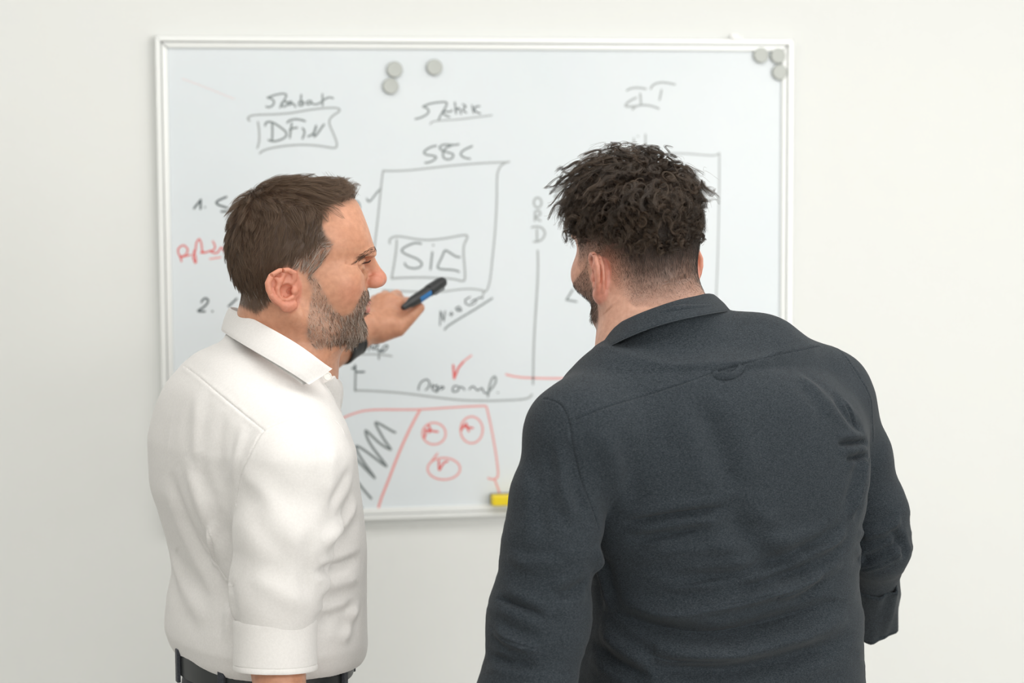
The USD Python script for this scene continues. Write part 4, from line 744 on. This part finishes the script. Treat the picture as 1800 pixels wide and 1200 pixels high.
# wristband and pen
M_band = mat('black_rubber', (0.012, 0.012, 0.013), 0.5)
w0, w1 = P(598, 608, 3.220), P(620, 594, 3.241)
bandW = cuff(w0 + (w0 - w1) * 0.12, w1 + (w1 - w0) * 0.05, 0.0312, 0.0300, 0.003, wob=0.0, seed=5)
gvA = np.zeros(len(vA)); _m = near(cA, 0.19)(vA); _g = pix(headA.out(np.where(qA[_m][:, 1:2] < 0, qA[_m], qA[_m] * [1, -1, 1]))); gvA[_m] = sm(((_g[:, 1] - 405) * 95 + (_g[:, 0] - 590) * 65) / 115.0, -4, 20) * sm(qA[_m][:, 0], -0.035, 0.0)
tA = paint_face(qA, (0.56, 0.28, 0.175), headA, (0.33, 0.22, 0.165), (0.060, 0.038, 0.024), soft_mask(hairA_v & ~earA, vA, fA, 14) * (0.95 - 0.55 * gvA), soft_mask(beardA_v & ~lipA, vA, fA, 12))
hipW = to_world(HIP); pa = thing('person', (hipW[0], hipW[1], 0)); baseA = np.array([hipW[0], hipW[1], 0.0]); ppa = str(pa.GetPath())
tag(pa, 'man in a white shirt with rolled sleeves and greying beard, pointing a pen', 'person')
def part(name, mesh, m, parent, base, smooth=True, label=None, tint=None):
    v, f = (mesh.vertices, mesh.faces) if hasattr(mesh, 'vertices') else mesh
    return tag(obj(name, (to_world(v), f), m, parent, smooth, base, tint), label)
part('body', (vA, fA), M_skin, ppa, baseA, tint=tA)
for nm, (s, w, c) in (('hair', growA(17000)), ('beard', beardA(6500)), ('eyebrow', browA(700))): curves(nm, s, w, M_hair, ppa, baseA, c)
for sd in (-1, 1): curves('eyelash', lashes(headA, sd), np.linspace(1, 0.4, 4)[None] * 0.0004 * np.ones((26, 1)), M_hair, ppa, baseA, np.full((26, 3), 0.02))
M_eye = mat('eye', (0.55, 0.50, 0.46), 0.12); M_iris = mat('iris', (0.05, 0.045, 0.04), 0.1)
for sd in (-1, 1):
    ec = headA.out(np.array(noseA['eye']) * [1, sd, 1]); es = trimesh.creation.icosphere(3, 0.0121); es.apply_translation(ec); ep_ = part('eye', es, M_eye, ppa, baseA)
    ir = trimesh.creation.icosphere(3, 0.0062); ir.apply_translation(ec + (RA @ np.array([0.0065, 0.0, 0.0]))); part('iris', ir, M_iris, str(ep_.GetPath()), baseA)
sh = part('shirt', (svA, sfA), M_white, ppa, baseA, label='white cotton shirt'); shp = str(sh.GetPath())
part('collar', collarA, M_white, shp, baseA, 40)
part('rolled_cuff', cuffA, M_white, shp, baseA, 40); part('rolled_cuff', cuffA2, M_white, shp, baseA, 40)
part('button_placket', bandA, M_white, shp, baseA, 40)
for q in ((576, 661, 2.688), (566, 694, 2.700)): part('button', button(P(*q), [0.35, -0.9, 0.1]), M_button, shp, baseA, 30)
tp_ = part('trousers', (tvA, tfA), M_trouser, ppa, baseA, label='dark grey trousers'); tpp = str(tp_.GetPath())
bm, (bx_, by_, bt_) = ring_band(HIP, rA, (0.1130, 0.1475, 0.0, 2.0)); bl = part('belt', bm, M_belt, ppa, baseA, 40, label='dark leather belt')
for k in np.arange(0, 110, 13):
    c = np.array([bx_[k], by_[k], -0.018]) @ rA.T + HIP; n_ = np.array([math.cos(bt_[k]) / 0.1130, math.sin(bt_[k]) / 0.1475, 0]) @ rA.T; n_ /= np.linalg.norm(n_); tt = np.cross(n_, [0, 0, 1.0]); Rl = np.stack([tt, n_, [0, 0, 1.0]], 1)
    b = bevel_box((-0.0055, -0.002, -0.026), (0.0055, 0.0032, 0.021), 0.0012); b.apply_transform(np.block([[Rl, (c + n_ * 0.003)[:, None]], [np.zeros((1, 3)), np.ones((1, 1))]])); part('belt_loop', b, M_trouser, tpp, baseA, False)
for s in (-1, 1):
    for nm, m in zip(('shoe', 'shoe_sole'), shoe(np.array([0.0, s * 0.115, footA]) @ rA.T + HIP, rA)):
        if nm == 'shoe': sp = part(nm, m, M_shoe, ppa, baseA, 40)
        else: part('sole', m, M_belt, str(sp.GetPath()), baseA, False)
part('wristband', bandW, M_band, ppa, baseA, 40, label='black wristband on the raised wrist')
# ---------------------------------------------------------------- the man in the dark shirt (seen from behind, head turned left)
def relaxed_hand(p, wr, R, s=1.0, bend=0.35):
    """A hanging hand: R columns = across (to the thumb), palm side, down the fingers."""
    def fn(w):
        q = ((w - np.asarray(wr, f32)) @ np.asarray(R, f32)) / f32(s); f = ellip(q, (0.0, 0.0, 0.050), (0.040, 0.0165, 0.050)); f = smin(f, cone(q, (0, 0, -0.02), (0, 0, 0.02), 0.028, 0.026), 0.02)
        for k, l in enumerate((0.93, 1.0, 0.95, 0.78)):
            x = 0.027 - 0.018 * k; f = smin(f, chain(q, [(x, 0, 0.085), (x * 1.05, 0.012 * bend / 0.35, 0.085 + 0.042 * l), (x * 1.02, 0.032 * bend / 0.35, 0.085 + 0.064 * l), (x * 0.98, 0.050 * bend / 0.35, 0.085 + 0.072 * l)], [0.0102, 0.0092, 0.0084, 0.0074]), 0.004)
        f = smin(f, chain(q, [(0.026, 0.006, 0.022), (0.050, 0.016, 0.052), (0.056, 0.028, 0.080), (0.052, 0.036, 0.102)], [0.0155, 0.0120, 0.0100, 0.0084]), 0.008); return f * f32(s)
    return nearby(p, wr, 0.26, fn)
RB = rot(119.4, 4.0, -2.0); yb = 2.68
_lb = RB[:, 1]
B_pos = P(1048, 486, yb + 0.071 * _lb[1]) - 0.071 * _lb
profB = [(-.072, .072), (-.066, .084), (-.056, .092), (-.045, .089), (-.03, .092), (-.01, .093), (.01, .093), (.03, .095), (.05, .098), (.065, .102), (.08, .0995), (.10, .092), (.12, .077), (.13, .056), (.1395, .01)]
backB = [(-.072, .0), (-.04, -.045), (-.02, -.068), (0, -.082), (.03, -.093), (.06, -.0955), (.09, -.088), (.115, -.068), (.13, -.04), (.1395, -.006)]
noseB = dict(cheeks=[((0.062, 0.044, 0.002), (0.030, 0.022, 0.026), 0.02)], brow=(0.090, 0.024, 0.060), eye=(0.078, 0.0315, 0.038), ridge=[(0.094, 0, 0.046), (0.103, 0, 0.026), (0.112, 0, 0.008)], ridge_r=[0.0065, 0.0075, 0.0085], tip=(0.1135, 0, 0.002), tip_r=(0.011, 0.0128, 0.0105), ala=(0.100, 0.0128, -0.003), mouth=(0.0945, 0, -0.033))
headB = Head(profB, backB, B_pos, RB, wscale=0.92, flare=(15, 3), smile=0.0, nose=noseB, ear=1.0, top=0.1395, stretch=(1.38, 1.0), tilt=10, ear_at=(0.001, 0.0675, 0.002), square=0.55, ear_in=(0.0, 0.0085))
YB2 = 2.63
JB = {k: P(*v) for k, v in dict(neck=(1142, 548, 2.665), neckbase=(1165, 640, 2.645), chest=(1240, 850, 2.63), belly=(1265, 1150, 2.62), shL=(1022, 768, 2.505), a1=(979, 880, 2.485), a2=(970, 955, 2.475), a3=(948, 1085, 2.47), a4=(924, 1230, 2.455), wrL=(905, 1370, 2.44),
    shR=(1446, 700, 2.72), b1=(1496, 800, 2.735), b2=(1530, 900, 2.75), elR=(1538, 958, 2.76), f1=(1525, 1030, 2.84), wrR=(1482, 1078, 2.935)).items()}
RhB = np.stack([[0.25, 0.95, 0.0], [0.9, -0.3, 0.1], [-0.05, 0.1, -1.0]], 1); RhB /= np.linalg.norm(RhB, axis=0)
_d = np.array([-0.50, 0.70, -0.50]); _d /= np.linalg.norm(_d); _a = np.array([0.1, 0.35, 0.9]); _a -= _d * (_a @ _d); _a /= np.linalg.norm(_a); _p = np.cross(_d, _a); _p *= -np.sign(_p[0]); RhB2 = np.stack([_a, _p, _d], 1)
def bodyB(p):
    f = headB.field(p)
    f = smin(f, chain(p, [headB.out((-0.018, 0, -0.005)), headB.out((-0.022, 0, -0.04)), JB['neckbase']], [0.052, 0.062, 0.076], 0.03), 0.020)
    f = smin(f, cone(p, headB.out((0.050, 0, -0.062)), JB['neckbase'] + np.array([-0.02, 0.02, 0.03]), 0.024, 0.052), 0.03)
    # the fold across the nape
    f = smax(f, -nearby(p, headB.out((-0.07, 0, -0.01)), 0.11, lambda w: chain(w, [headB.out(q) for q in ((-0.083, 0.022, -0.016), (-0.088, 0.0, -0.012), (-0.083, -0.026, -0.008), (-0.068, -0.048, -0.004))], [0.0008, 0.0018, 0.0022, 0.0014])), 0.005)
    f = smin(f, chain(p, [JB['neckbase'], JB['chest'], JB['belly']], [0.08, 0.11, 0.10], 0.05), 0.05)
    f = smin(f, chain(p, [JB['neckbase'] + [0, 0, -0.08], JB['shL'], JB['a1'], JB['a3'], JB['a4'], JB['wrL']], [0.05, 0.045, 0.042, 0.040, 0.040, 0.028]), 0.03)
    f = smin(f, chain(p, [JB['neckbase'] + [0, 0, -0.08], JB['shR'], JB['b2'], JB['elR'], JB['f1'], JB['wrR']], [0.05, 0.042, 0.035, 0.036, 0.034, 0.028]), 0.03)
    f = smin(f, relaxed_hand(p, JB['wrL'], RhB), 0.01); return smin(f, relaxed_hand(p, JB['wrR'], RhB2, 1.0, 0.6), 0.01)
cB = headB.out((0, 0, 0.0)); vB, fB = build_body(bodyB, [-0.08, 2.20, P(400, 1520, 2.4)[2]], [0.56, 3.22, 0.14], 0.0048, [lambda q: near(cB, 0.20)(q) | near(JB['wrL'] - [0, 0, 0.09], 0.13)(q) | near(JB['wrR'] - [0.05, 0, 0.0], 0.12)(q), lambda q: near(cB, 0.17)(q) & (((q - cB) @ RB)[:, 2] < 0.1)])
qB = (vB - B_pos) @ RB
# clothes
M_dark = fabric('dark_chambray', (0.0095, 0.0135, 0.0175), (0.034, 0.043, 0.052), (380, 380, 1300), 0.88, 0.06, 0.3, 1600.0, ((0.075, 0.088, 0.100), (1000, 1000, 3000)))
tyB = 109.5; rB = rot(tyB); OB = P(1250, 900, YB2)
def rowB(y, xl, xr, a, back=1.0):
    l, r = P(xl, y, YB2), P(xr, y, YB2); half = (r[0] - l[0]) / 2; w = math.sqrt(max(half ** 2 - (a * 0.40) ** 2, 0.003)) / 0.915; c = -((l[0] + r[0]) / 2 - OB[0]) / 0.943; return (l[2] - OB[2], -a * back, a, w, 0.0, 2.3, 2.5), (l[2] - OB[2], c)
_rows = [rowB(*r) for r in ((640, 1085, 1330, .085), (670, 1050, 1430, .112), (710, 1022, 1490, .130), (760, 1012, 1512, .140), (830, 1012, 1520, .148), (900, 1020, 1510, .150), (960, 1030, 1500, .150), (1020, 1034, 1498, .150), (1080, 1028, 1507, .150), (1140, 1020, 1509, .150), (1200, 1012, 1510, .150), (1270, 1006, 1514, .148), (1340, 1004, 1516, .145))]
torsoB = Stack([r[0] for r in _rows], y=sorted([r[1] for r in _rows]))
topB = [(1112, 640, 2.735), (1074, 614, 2.705), (1062, 592, 2.655), (1084, 570, 2.602), (1130, 549, 2.578), (1190, 529, 2.585), (1238, 518, 2.625), (1257, 520, 2.680), (1240, 545, 2.735), (1190, 590, 2.755), (1150, 630, 2.760)]
botB = [(1112, 690, 2.715), (1070, 652, 2.700), (1054, 623, 2.645), (1073, 608, 2.568), (1125, 584, 2.548), (1195, 562, 2.552), (1256, 550, 2.592), (1286, 549, 2.685), (1262, 575, 2.760), (1215, 620, 2.785), (1170, 680, 2.785)]
planeB = below(topB, 0.016)
def shirtB(p):
    t = torsoB((p - OB.astype(f32)) @ rB.astype(f32))
    t = smin(t, ellip(p, P(1232, 790, 2.615), (0.120, 0.205, 0.165), rot(tyB, 12, -7)), 0.05)
    t = smin(t, chain(p, [P(1190, 618, 2.665), P(1330, 640, 2.675), JB['shR']], [0.060, 0.060, 0.062], 0.02), 0.05)
    t = smin(t, chain(p, [P(1150, 674, 2.63), P(1080, 708, 2.58), JB['shL']], [0.056, 0.060, 0.062], 0.02), 0.05)
    s = chain(p, [JB['shL'], JB['a1'], JB['a2'], JB['a3'], JB['a4'], JB['wrL']], [0.0640, 0.0570, 0.0575, 0.0605, 0.0580, 0.046], 0.02)
    s2 = chain(p, [JB['shR'], JB['b1'], JB['b2'], JB['elR'], JB['f1']], [0.0600, 0.0520, 0.0480, 0.0455, 0.0400], 0.02); zz = p[..., 2]
    for a, j, e in ((s, JB['shL'], JB['a2']), (s2, JB['shR'], JB['b2'])):
        k = np.interp(zz, [e[2] + 0.03, j[2] + 0.01], [0.005, 0.040]).astype(f32); h = np.maximum(k - np.abs(t - a), 0) / k; t = np.minimum(t, a) - h * h * k * 0.25
    nk = smax(np.minimum(chain(p, [P(1170, 650, 2.66), P(1163, 540, 2.665)], [0.088, 0.072]), chain(p, [P(1168, 650, 2.645), P(1158, 545, 2.640)], [0.092, 0.075])), planeB(p), 0.006); return smin(t, nk, 0.025)
yokeB = [(1013, 737), (1060, 718), (1150, 690), (1257, 655), (1350, 628), (1440, 609)]
armB = [(958, 702), (985, 712), (1000, 742), (1008, 792), (1022, 845), (1040, 895), (1050, 932)]
armB2 = [(1462, 603), (1502, 650), (1530, 712), (1533, 780), (1516, 850), (1497, 905)]
crB = [([(1097, 919), (1190, 905), (1283, 891)], -0.0074, 0.006), ([(1100, 945), (1180, 935), (1250, 920)], -0.0042, 0.006), ([(1110, 985), (1200, 965), (1330, 955), (1440, 930)], 0.0042, 0.009), ([(1283, 873), (1336, 967), (1394, 996)], -0.0085, 0.016), ([(1230, 700), (1265, 790), (1290, 870)], -0.0064, 0.016),
    ([(1073, 1075), (1167, 1107), (1248, 1115), (1365, 1089), (1470, 1054)], -0.0128, 0.009), ([(1090, 1050), (1180, 1075), (1270, 1063), (1400, 1025), (1482, 984)], 0.0106, 0.009), ([(1150, 1140), (1260, 1150), (1380, 1125), (1490, 1085)], 0.0106, 0.010), ([(1120, 1165), (1260, 1180), (1400, 1155), (1500, 1120)], -0.0085, 0.010), ([(1165, 1015), (1270, 1010), (1400, 975), (1480, 930)], -0.0074, 0.008),
    ([(1473, 780), (1500, 778), (1530, 776)], -0.0064, 0.005), ([(1487, 806), (1528, 800)], -0.0054, 0.005), ([(1520, 800), (1505, 870), (1490, 910)], 0.0085, 0.008), ([(1440, 1000), (1400, 1035), (1360, 1050)], 0.0064, 0.007), ([(1380, 985), (1440, 965), (1488, 930)], 0.0074, 0.007), ([(1300, 1035), (1370, 1015), (1420, 1000)], -0.0064, 0.006),
    ([(1470, 690), (1490, 730), (1520, 760)], -0.0046, 0.008), ([(1400, 660), (1440, 690), (1470, 740)], 0.0039, 0.010), ([(1060, 760), (1085, 850), (1090, 900)], 0.0042, 0.012), ([(1045, 960), (1060, 1010), (1075, 1075)], 0.0064, 0.009), ([(1055, 1100), (1100, 1140), (1150, 1165)], 0.0085, 0.009), ([(1040, 1130), (1090, 1170), (1150, 1195)], -0.0074, 0.008),
    ([(875, 1050), (920, 1068), (960, 1085)], -0.0064, 0.006), ([(868, 1100), (910, 1130), (950, 1140)], 0.0064, 0.007), ([(860, 1150), (900, 1165), (945, 1170)], -0.0064, 0.006), ([(970, 1050), (1000, 1040), (1030, 1020)], -0.0054, 0.007), ([(890, 975), (940, 990), (990, 985)], 0.0042, 0.008), ([(985, 780), (990, 850), (1010, 920)], 0.0054, 0.008), ([(930, 800), (950, 880), (955, 960)], -0.0032, 0.010),
    ([(1560, 930), (1580, 950), (1590, 985)], -0.0054, 0.006), ([(1500, 985), (1540, 975), (1590, 940)], -0.0064, 0.006), ([(1505, 940), (1545, 935), (1585, 905)], 0.0054, 0.007)]
def wrB(v): return fold_noise(v, np.eye(3), (11, 11, 9), 0.0024, 14, False) + fold_noise(v, rot(tyB, 0, 12), (14, 9, 34), 0.0014, 19) * sm(-v[:, 2], 0.33, 0.5)
thB = [[(1090, 921), (1150, 909), (1215, 898), (1283, 889)], [(1470, 781), (1500, 777), (1530, 775)], [(1484, 807), (1528, 801)], [(1120, 952), (1180, 941), (1245, 925)], [(1165, 1030), (1230, 1022), (1300, 1008)], [(1080, 1078), (1150, 1103), (1230, 1115), (1330, 1103), (1420, 1075), (1475, 1050)], [(1180, 1072), (1270, 1062), (1380, 1030), (1470, 985)], [(1330, 1052), (1400, 1032), (1450, 1005)],
    [(862, 1100), (905, 1128), (950, 1138)], [(870, 1050), (915, 1066), (955, 1078)], [(1400, 965), (1450, 955), (1488, 935)], [(1120, 1140), (1200, 1160), (1300, 1155)], [(1480, 700), (1500, 735), (1515, 765)], [(1505, 1000), (1545, 990), (1585, 965)]]
svB, sfB = dress(shirtB, [-0.10, 2.20, P(400, 1330, 2.5)[2]], [0.60, 3.02, P(400, 540, 2.7)[2]], 0.0036, [yokeB, armB, armB2], crB, wrB, thin=thB)
collarB = collar(topB, botB, True)
loopB = onto(svB, sfB, [(1255, 652), (1262, 661), (1278, 660), (1294, 655), (1304, 642)], 2.0)
loopB = loopB + np.outer(np.sin(np.linspace(0, np.pi, len(loopB))), np.array([0.0, -0.004, 0.0])) + [0, -0.0015, 0]
loop_mesh = sweep(loopB, 0.0046, 8, flat=0.25, up=[0, -1, 0.15])
cuffB = cuff(P(1538, 1010, 2.800), P(1521, 1080, 2.890), 0.041, 0.050, 0.003, wob=0.010, seed=7)
HIPB = P(1262, 1240, YB2); footB = -(EYE[2] + HIPB[2]); M_jean = fabric('dark_trousers', (0.016, 0.018, 0.022), (0.034, 0.038, 0.046), (700, 700, 500), 0.9, 0.1, 0.3)
tvB, tfB = nets(legs(HIPB, rB, 0.178, footB, 0.11, 1.08), HIPB + [-0.32, -0.32, footB - 0.02], HIPB + [0.32, 0.32, 0.05], 0.011)
rng2 = np.random.default_rng(23)
BOUND = np.array([(940, 416), (980, 415), (1006, 402), (1032, 398), (1059, 400), (1089, 409), (1130, 424), (1160, 428), (1205, 416), (1228, 402), (1260, 395)], float)
LOW = np.array([(940, 418), (1000, 450), (1022, 480), (1040, 470), (1058, 465), (1072, 490), (1090, 518), (1115, 540), (1145, 540), (1178, 538), (1200, 530), (1236, 520), (1260, 515)], float)
def sideB(q):
    q = q.copy(); m = q[:, 1] < -0.0; w = pix(headB.out(np.where(m[:, None], q * [1, -1, 1], q))); w0 = pix(headB.out(q)); back = q[:, 0] < -0.075
    return np.where(back[:, None], w0, w)
def depthB(q):
    p = sideB(q); b = np.interp(p[:, 0], *BOUND.T); l = np.interp(p[:, 0], *LOW.T); return (p[:, 1] - b) / np.maximum(l - b, 8.0)      # 0 at the long hair's edge, 1 at the hairline
nB = near(cB, 0.19)(vB); dB = depthB(qB); earB = ear_mask(headB, qB) > 0.25
faceB = (qB[:, 0] > 0.056 + 0.25 * np.maximum(0.07 - qB[:, 2], 0) * 0) & (qB[:, 2] < 0.098)
scalpB = nB & ~earB & ~faceB & (dB < 1.0) & (qB[:, 2] > -0.06); longB = scalpB & (dB < 0.03)
BEARD_B = [(1036, 440), (1028, 470), (1014, 488), (990, 520), (1010, 560), (1058, 588), (1074, 582), (1072, 556), (1056, 530), (1046, 520), (1040, 500), (1032, 470)]
beardB_v = nB & in_poly(headB, vB, BEARD_B, 1) & (qB[:, 0] > 0.004) & ~earB & (qB[:, 2] < 0.03)
fcB = vB[fB].mean(1); nbf = np.where(near(cB, 0.2)(fcB))[0]
lf = nbf[longB[fB[nbf]].all(1)]; sf_ = nbf[scalpB[fB[nbf]].all(1)]; bfB = nbf[beardB_v[fB[nbf]].all(1) & (((fcB[nbf] - B_pos) @ RB)[:, 2] > -0.060)]
def curlB(n, n_lock, frizz=0.0):
    r, N = roots(vB, fB, lf, n, rng2); q = (r - B_pos) @ RB; k = 15; lead = rng2.choice(n, n_lock, replace=False); _, j = cKDTree(q[lead]).query(q); c = q[lead][j]
    nn = c - np.array([0, 0, 0.035]); nn /= np.linalg.norm(nn, axis=1, keepdims=True); whorl = np.array([-0.06, 0.0, 0.12]); d = c - whorl; d -= nn * (d * nn).sum(1)[:, None]; d /= np.linalg.norm(d, axis=1, keepdims=True) + 1e-6
    L = lambda lo, hi: (lo + (hi - lo) * rng2.random(n_lock))[j]; edge = sm(depthB(q[lead]), -1.5, 0.0)[j]; top = sm(c[:, 2], 0.08, 0.13); front = sm(c[:, 0], 0.0, 0.07)
    rightside = sm(-c[:, 1], 0.02, 0.055) * (1 - top); behind = sm(-c[:, 0], 0.05, 0.085) * (1 - top); length = L(0.036, 0.060) * (1 - 0.35 * edge) * (0.84 + 0.72 * top + 0.20 * front) * (1 - 0.60 * rightside) * (1 - 0.35 * behind) * (1 - 0.42 * sm(-c[:, 1], 0.0, 0.05) * top) * (1 + 0.22 * top * sm(c[:, 1], -0.02, 0.02) * (1 - front)) * (1 - 0.30 * front); lv = rng2.normal(0, 0.5, (n_lock, 3))[j]; ax = nn * (0.72 + 0.30 * top - 0.25 * edge - 0.3 * rightside)[:, None] + d * (0.36 + 0.3 * edge)[:, None] + lv * 0.6; ax /= np.linalg.norm(ax, axis=1, keepdims=True)
    u = np.cross(ax, rng2.normal(0, 1, (n_lock, 3))[j]); u /= np.linalg.norm(u, axis=1, keepdims=True); w = np.cross(ax, u); ph = (rng2.random(n_lock) * 6.28)[j] + rng2.normal(0, 0.13 + 2 * frizz, n); turns = L(1.8, 3.3) * np.where(rng2.random(n_lock) < 0.5, 1, -1)[j] + rng2.normal(0, 0.06 + frizz, n); rad = L(0.0050, 0.0095) * (1 - 0.4 * rightside) * (1 - 0.3 * edge) * (1 + frizz * rng2.random(n))
    off = q - c; t = np.linspace(0, 1, k); st = np.zeros((n, k, 3)); jit = rng2.normal(0, 0.0011 + 0.005 * frizz, (n, 3))
    for s in range(k):
        a = ph + turns * 6.283 * t[s]; g = min(1, t[s] * 2.2); e = rad * g * (1 - 0.25 * t[s]); base = c + off * (1 - 0.86 * min(1.0, t[s] / 0.45)) + ax * (length * (t[s] - 0.28 * t[s] ** 2))[:, None] - np.outer(length * 0.30 * t[s] ** 2, [0, 0, 1.0]) + d * (length * 0.25 * t[s] ** 2)[:, None]
        st[:, s] = base + u * (e * (np.cos(a) - np.cos(ph)))[:, None] + w * (e * (np.sin(a) - np.sin(ph)))[:, None] + jit * t[s]
    v = (0.5 + 0.9 * rng2.random((n_lock, 1))[j]) * (0.7 + 0.6 * rng2.random((n, 1))); col = np.array([0.050, 0.032, 0.020]) * v
    ok = st[:, :, 1].min(1) > -0.088 + (0.006 if frizz else 0) * 0; n = int(ok.sum()); return headB.out(st[ok]), np.linspace(1, 0.35, k)[None] * 0.00040 * np.ones((n, 1)), col[ok]
def fadeB(n):
    w = 1 - np.clip(depthB((fcB[sf_] - B_pos) @ RB), 0, 1) * 0.65; r, N = roots(vB, fB, sf_, n, rng2, w); q = (r - B_pos) @ RB; nl = N @ RB; e = np.clip(depthB(q), 0, 1); back = sm(-q[:, 0], 0.02, 0.07); k = 3; length = (0.0115 * (1 - e) ** 1.5 * (0.30 + 0.70 * back) + 0.0010) * (0.7 + 0.6 * rng2.random(n)); d = np.array([-0.25, 0, -1.0]) + rng2.normal(0, 0.25, (n, 3)); st = np.zeros((n, k, 3)); p = q.copy(); st[:, 0] = p
    for s in range(1, k):
        t = d - nl * (d * nl).sum(1)[:, None]; t /= np.linalg.norm(t, axis=1, keepdims=True) + 1e-9; u = t + nl * (0.55 - 0.2 * s); p = p + u / np.linalg.norm(u, axis=1, keepdims=True) * (length / (k - 1))[:, None]; st[:, s] = p
    return headB.out(st), np.linspace(1, 0.5, k)[None] * 0.00013 * np.ones((n, 1)), np.array([0.030, 0.021, 0.016]) * (0.6 + 0.9 * rng2.random((n, 1)))
def beardB(n):
    r, N = roots(vB, fB, bfB, n, rng2); q = (r - B_pos) @ RB; nl = N @ RB; k = 4; low = sm(-q[:, 2], 0.0, 0.05); length = (0.0028 + 0.0040 * low) * (0.6 + 0.8 * rng2.random(n)); d = np.array([0.2, 0, -1.0]) + rng2.normal(0, 0.3, (n, 3)); st = np.zeros((n, k, 3)); p = q.copy(); st[:, 0] = p
    for s in range(1, k):
        t = d - nl * (d * nl).sum(1)[:, None]; t /= np.linalg.norm(t, axis=1, keepdims=True) + 1e-9; u = t + nl * (0.8 - 0.15 * s); p = p + u / np.linalg.norm(u, axis=1, keepdims=True) * (length / (k - 1))[:, None]; st[:, s] = p
    return headB.out(st), np.linspace(1, 0.4, k)[None] * 0.00028 * np.ones((n, 1)), np.array([0.085, 0.056, 0.040]) * (0.5 + 0.9 * rng2.random((n, 1)))
fadem = np.where(scalpB, (1 - np.clip(dB, 0, 1)) ** (1.0 - 0.64 * sm(-qB[:, 0], 0.03, 0.07)), 0.0) * 0.96
fadem = relax(np.repeat(fadem[:, None], 3, 1), fB, 6, 0.6)[:, 0]
tB = paint_face(qB, (0.60, 0.34, 0.25), headB, (0.17, 0.115, 0.088), (0.050, 0.036, 0.029), fadem, soft_mask(beardB_v, vB, fB, 10))
hipWB = to_world(HIPB); pb = thing('person', (hipWB[0], hipWB[1], 0)); baseB = np.array([hipWB[0], hipWB[1], 0.0]); ppb = str(pb.GetPath())
tag(pb, 'man with curly dark hair in a charcoal shirt, seen from behind facing the whiteboard', 'person')
part('body', (vB, fB), M_skin, ppb, baseB, tint=tB)
_h = [curlB(13000, 950), curlB(900, 500, 0.35)]
for nm, (s, w, c) in (('hair', tuple(np.concatenate([a[k] for a in _h]) for k in range(3))), ('cropped_hair', fadeB(40000)), ('beard', beardB(3000))): curves(nm, s, w, M_hair, ppb, baseB, c)
sh = part('shirt', (svB, sfB), M_dark, ppb, baseB, label='charcoal cotton shirt'); shp = str(sh.GetPath())
part('collar', collarB, M_dark, shp, baseB, 40); part('hanging_loop', loop_mesh, M_dark, shp, baseB, 40); part('open_cuff', cuffB, M_dark, shp, baseB, 40)
tp_ = part('trousers', (tvB, tfB), M_jean, ppb, baseB, label='dark trousers')
for s in (-1, 1):
    for nm, m in zip(('shoe', 'shoe_sole'), shoe(np.array([0.0, s * 0.125, footB]) @ rB.T + HIPB, rB)):
        if nm == 'shoe': sp = part(nm, m, M_shoe, ppb, baseB, 40)
        else: part('sole', m, M_belt, str(sp.GetPath()), baseB, False)
# ---------------------------------------------------------------- the pen in his hand
M_pen = mat('pen_black', (0.018, 0.02, 0.022), 0.38); M_penblue = mat('pen_blue_label', (0.02, 0.16, 0.42), 0.45)
e0, e1 = P(716, 536, 3.255), P(781, 493, 3.315); ax = (e1 - e0) / np.linalg.norm(e1 - e0); Lp = np.linalg.norm(e1 - e0)
e0 = e0 - ax * 0.012; Lp += 0.012
pen = thing('marker_pen', to_world(e0)); tag(pen, 'black marker pen with a blue label held in the pointing hand', 'pen'); pnp, pbase = str(pen.GetPath()), to_world(e0)
def lathe(pr, n=28):
    m = trimesh.creation.revolve(pr, sections=n); m.apply_transform(trimesh.geometry.align_vectors([0, 0, 1], ax)); m.apply_translation(e0); trimesh.repair.fix_normals(m); return m
part('barrel', lathe([(0, 0.0), (0.0040, 0.0005), (0.0052, 0.004), (0.0058, 0.014), (0.0085, 0.022), (0.0092, 0.030), (0.0094, Lp * 0.62), (0, Lp * 0.62)]), M_pen, pnp, pbase, 40)
part('cap', lathe([(0, Lp * 0.622), (0.0102, Lp * 0.622), (0.0104, Lp * 0.66), (0.0098, Lp - 0.010), (0.0086, Lp - 0.003), (0.0060, Lp), (0, Lp)]), M_pen, pnp, pbase, 40)
cl_dir = np.cross(ax, [0.0, 1.0, 0.15]); cl_dir /= np.linalg.norm(cl_dir); cl_dir *= np.sign(-cl_dir[2])
part('clip', sweep([e0 + ax * (Lp - 0.006) + cl_dir * 0.0075, e0 + ax * (Lp - 0.009) + cl_dir * 0.0118, e0 + ax * (Lp * 0.72) + cl_dir * 0.0118, e0 + ax * (Lp * 0.69) + cl_dir * 0.0105], [0.0016, 0.0018, 0.0018, 0.0012], 8, flat=0.5, up=cl_dir), M_pen, pnp, pbase, 40)
lb = []
ld = cl_dir * 0.75 + np.array([0, -0.8, 0.0]); ld -= ax * (ld @ ax); ld /= np.linalg.norm(ld); side = np.cross(ax, ld); th = np.linspace(-0.9, 0.9, 10)
for s_, r_ in ((Lp * 0.34, 0.00955), (Lp * 0.60, 0.00958)): lb.append([e0 + ax * s_ + r_ * (math.cos(t) * ld + math.sin(t) * side) for t in th])
lv = np.array(lb).reshape(-1, 3); lf_ = [(i, i + 1, 10 + i + 1, 10 + i) for i in range(9)]
part('label', trimesh.Trimesh(lv, [t for a, b, c, d in lf_ for t in ((a, b, c), (a, c, d))], process=False), M_penblue, pnp, pbase, True, label='blue label on the barrel')
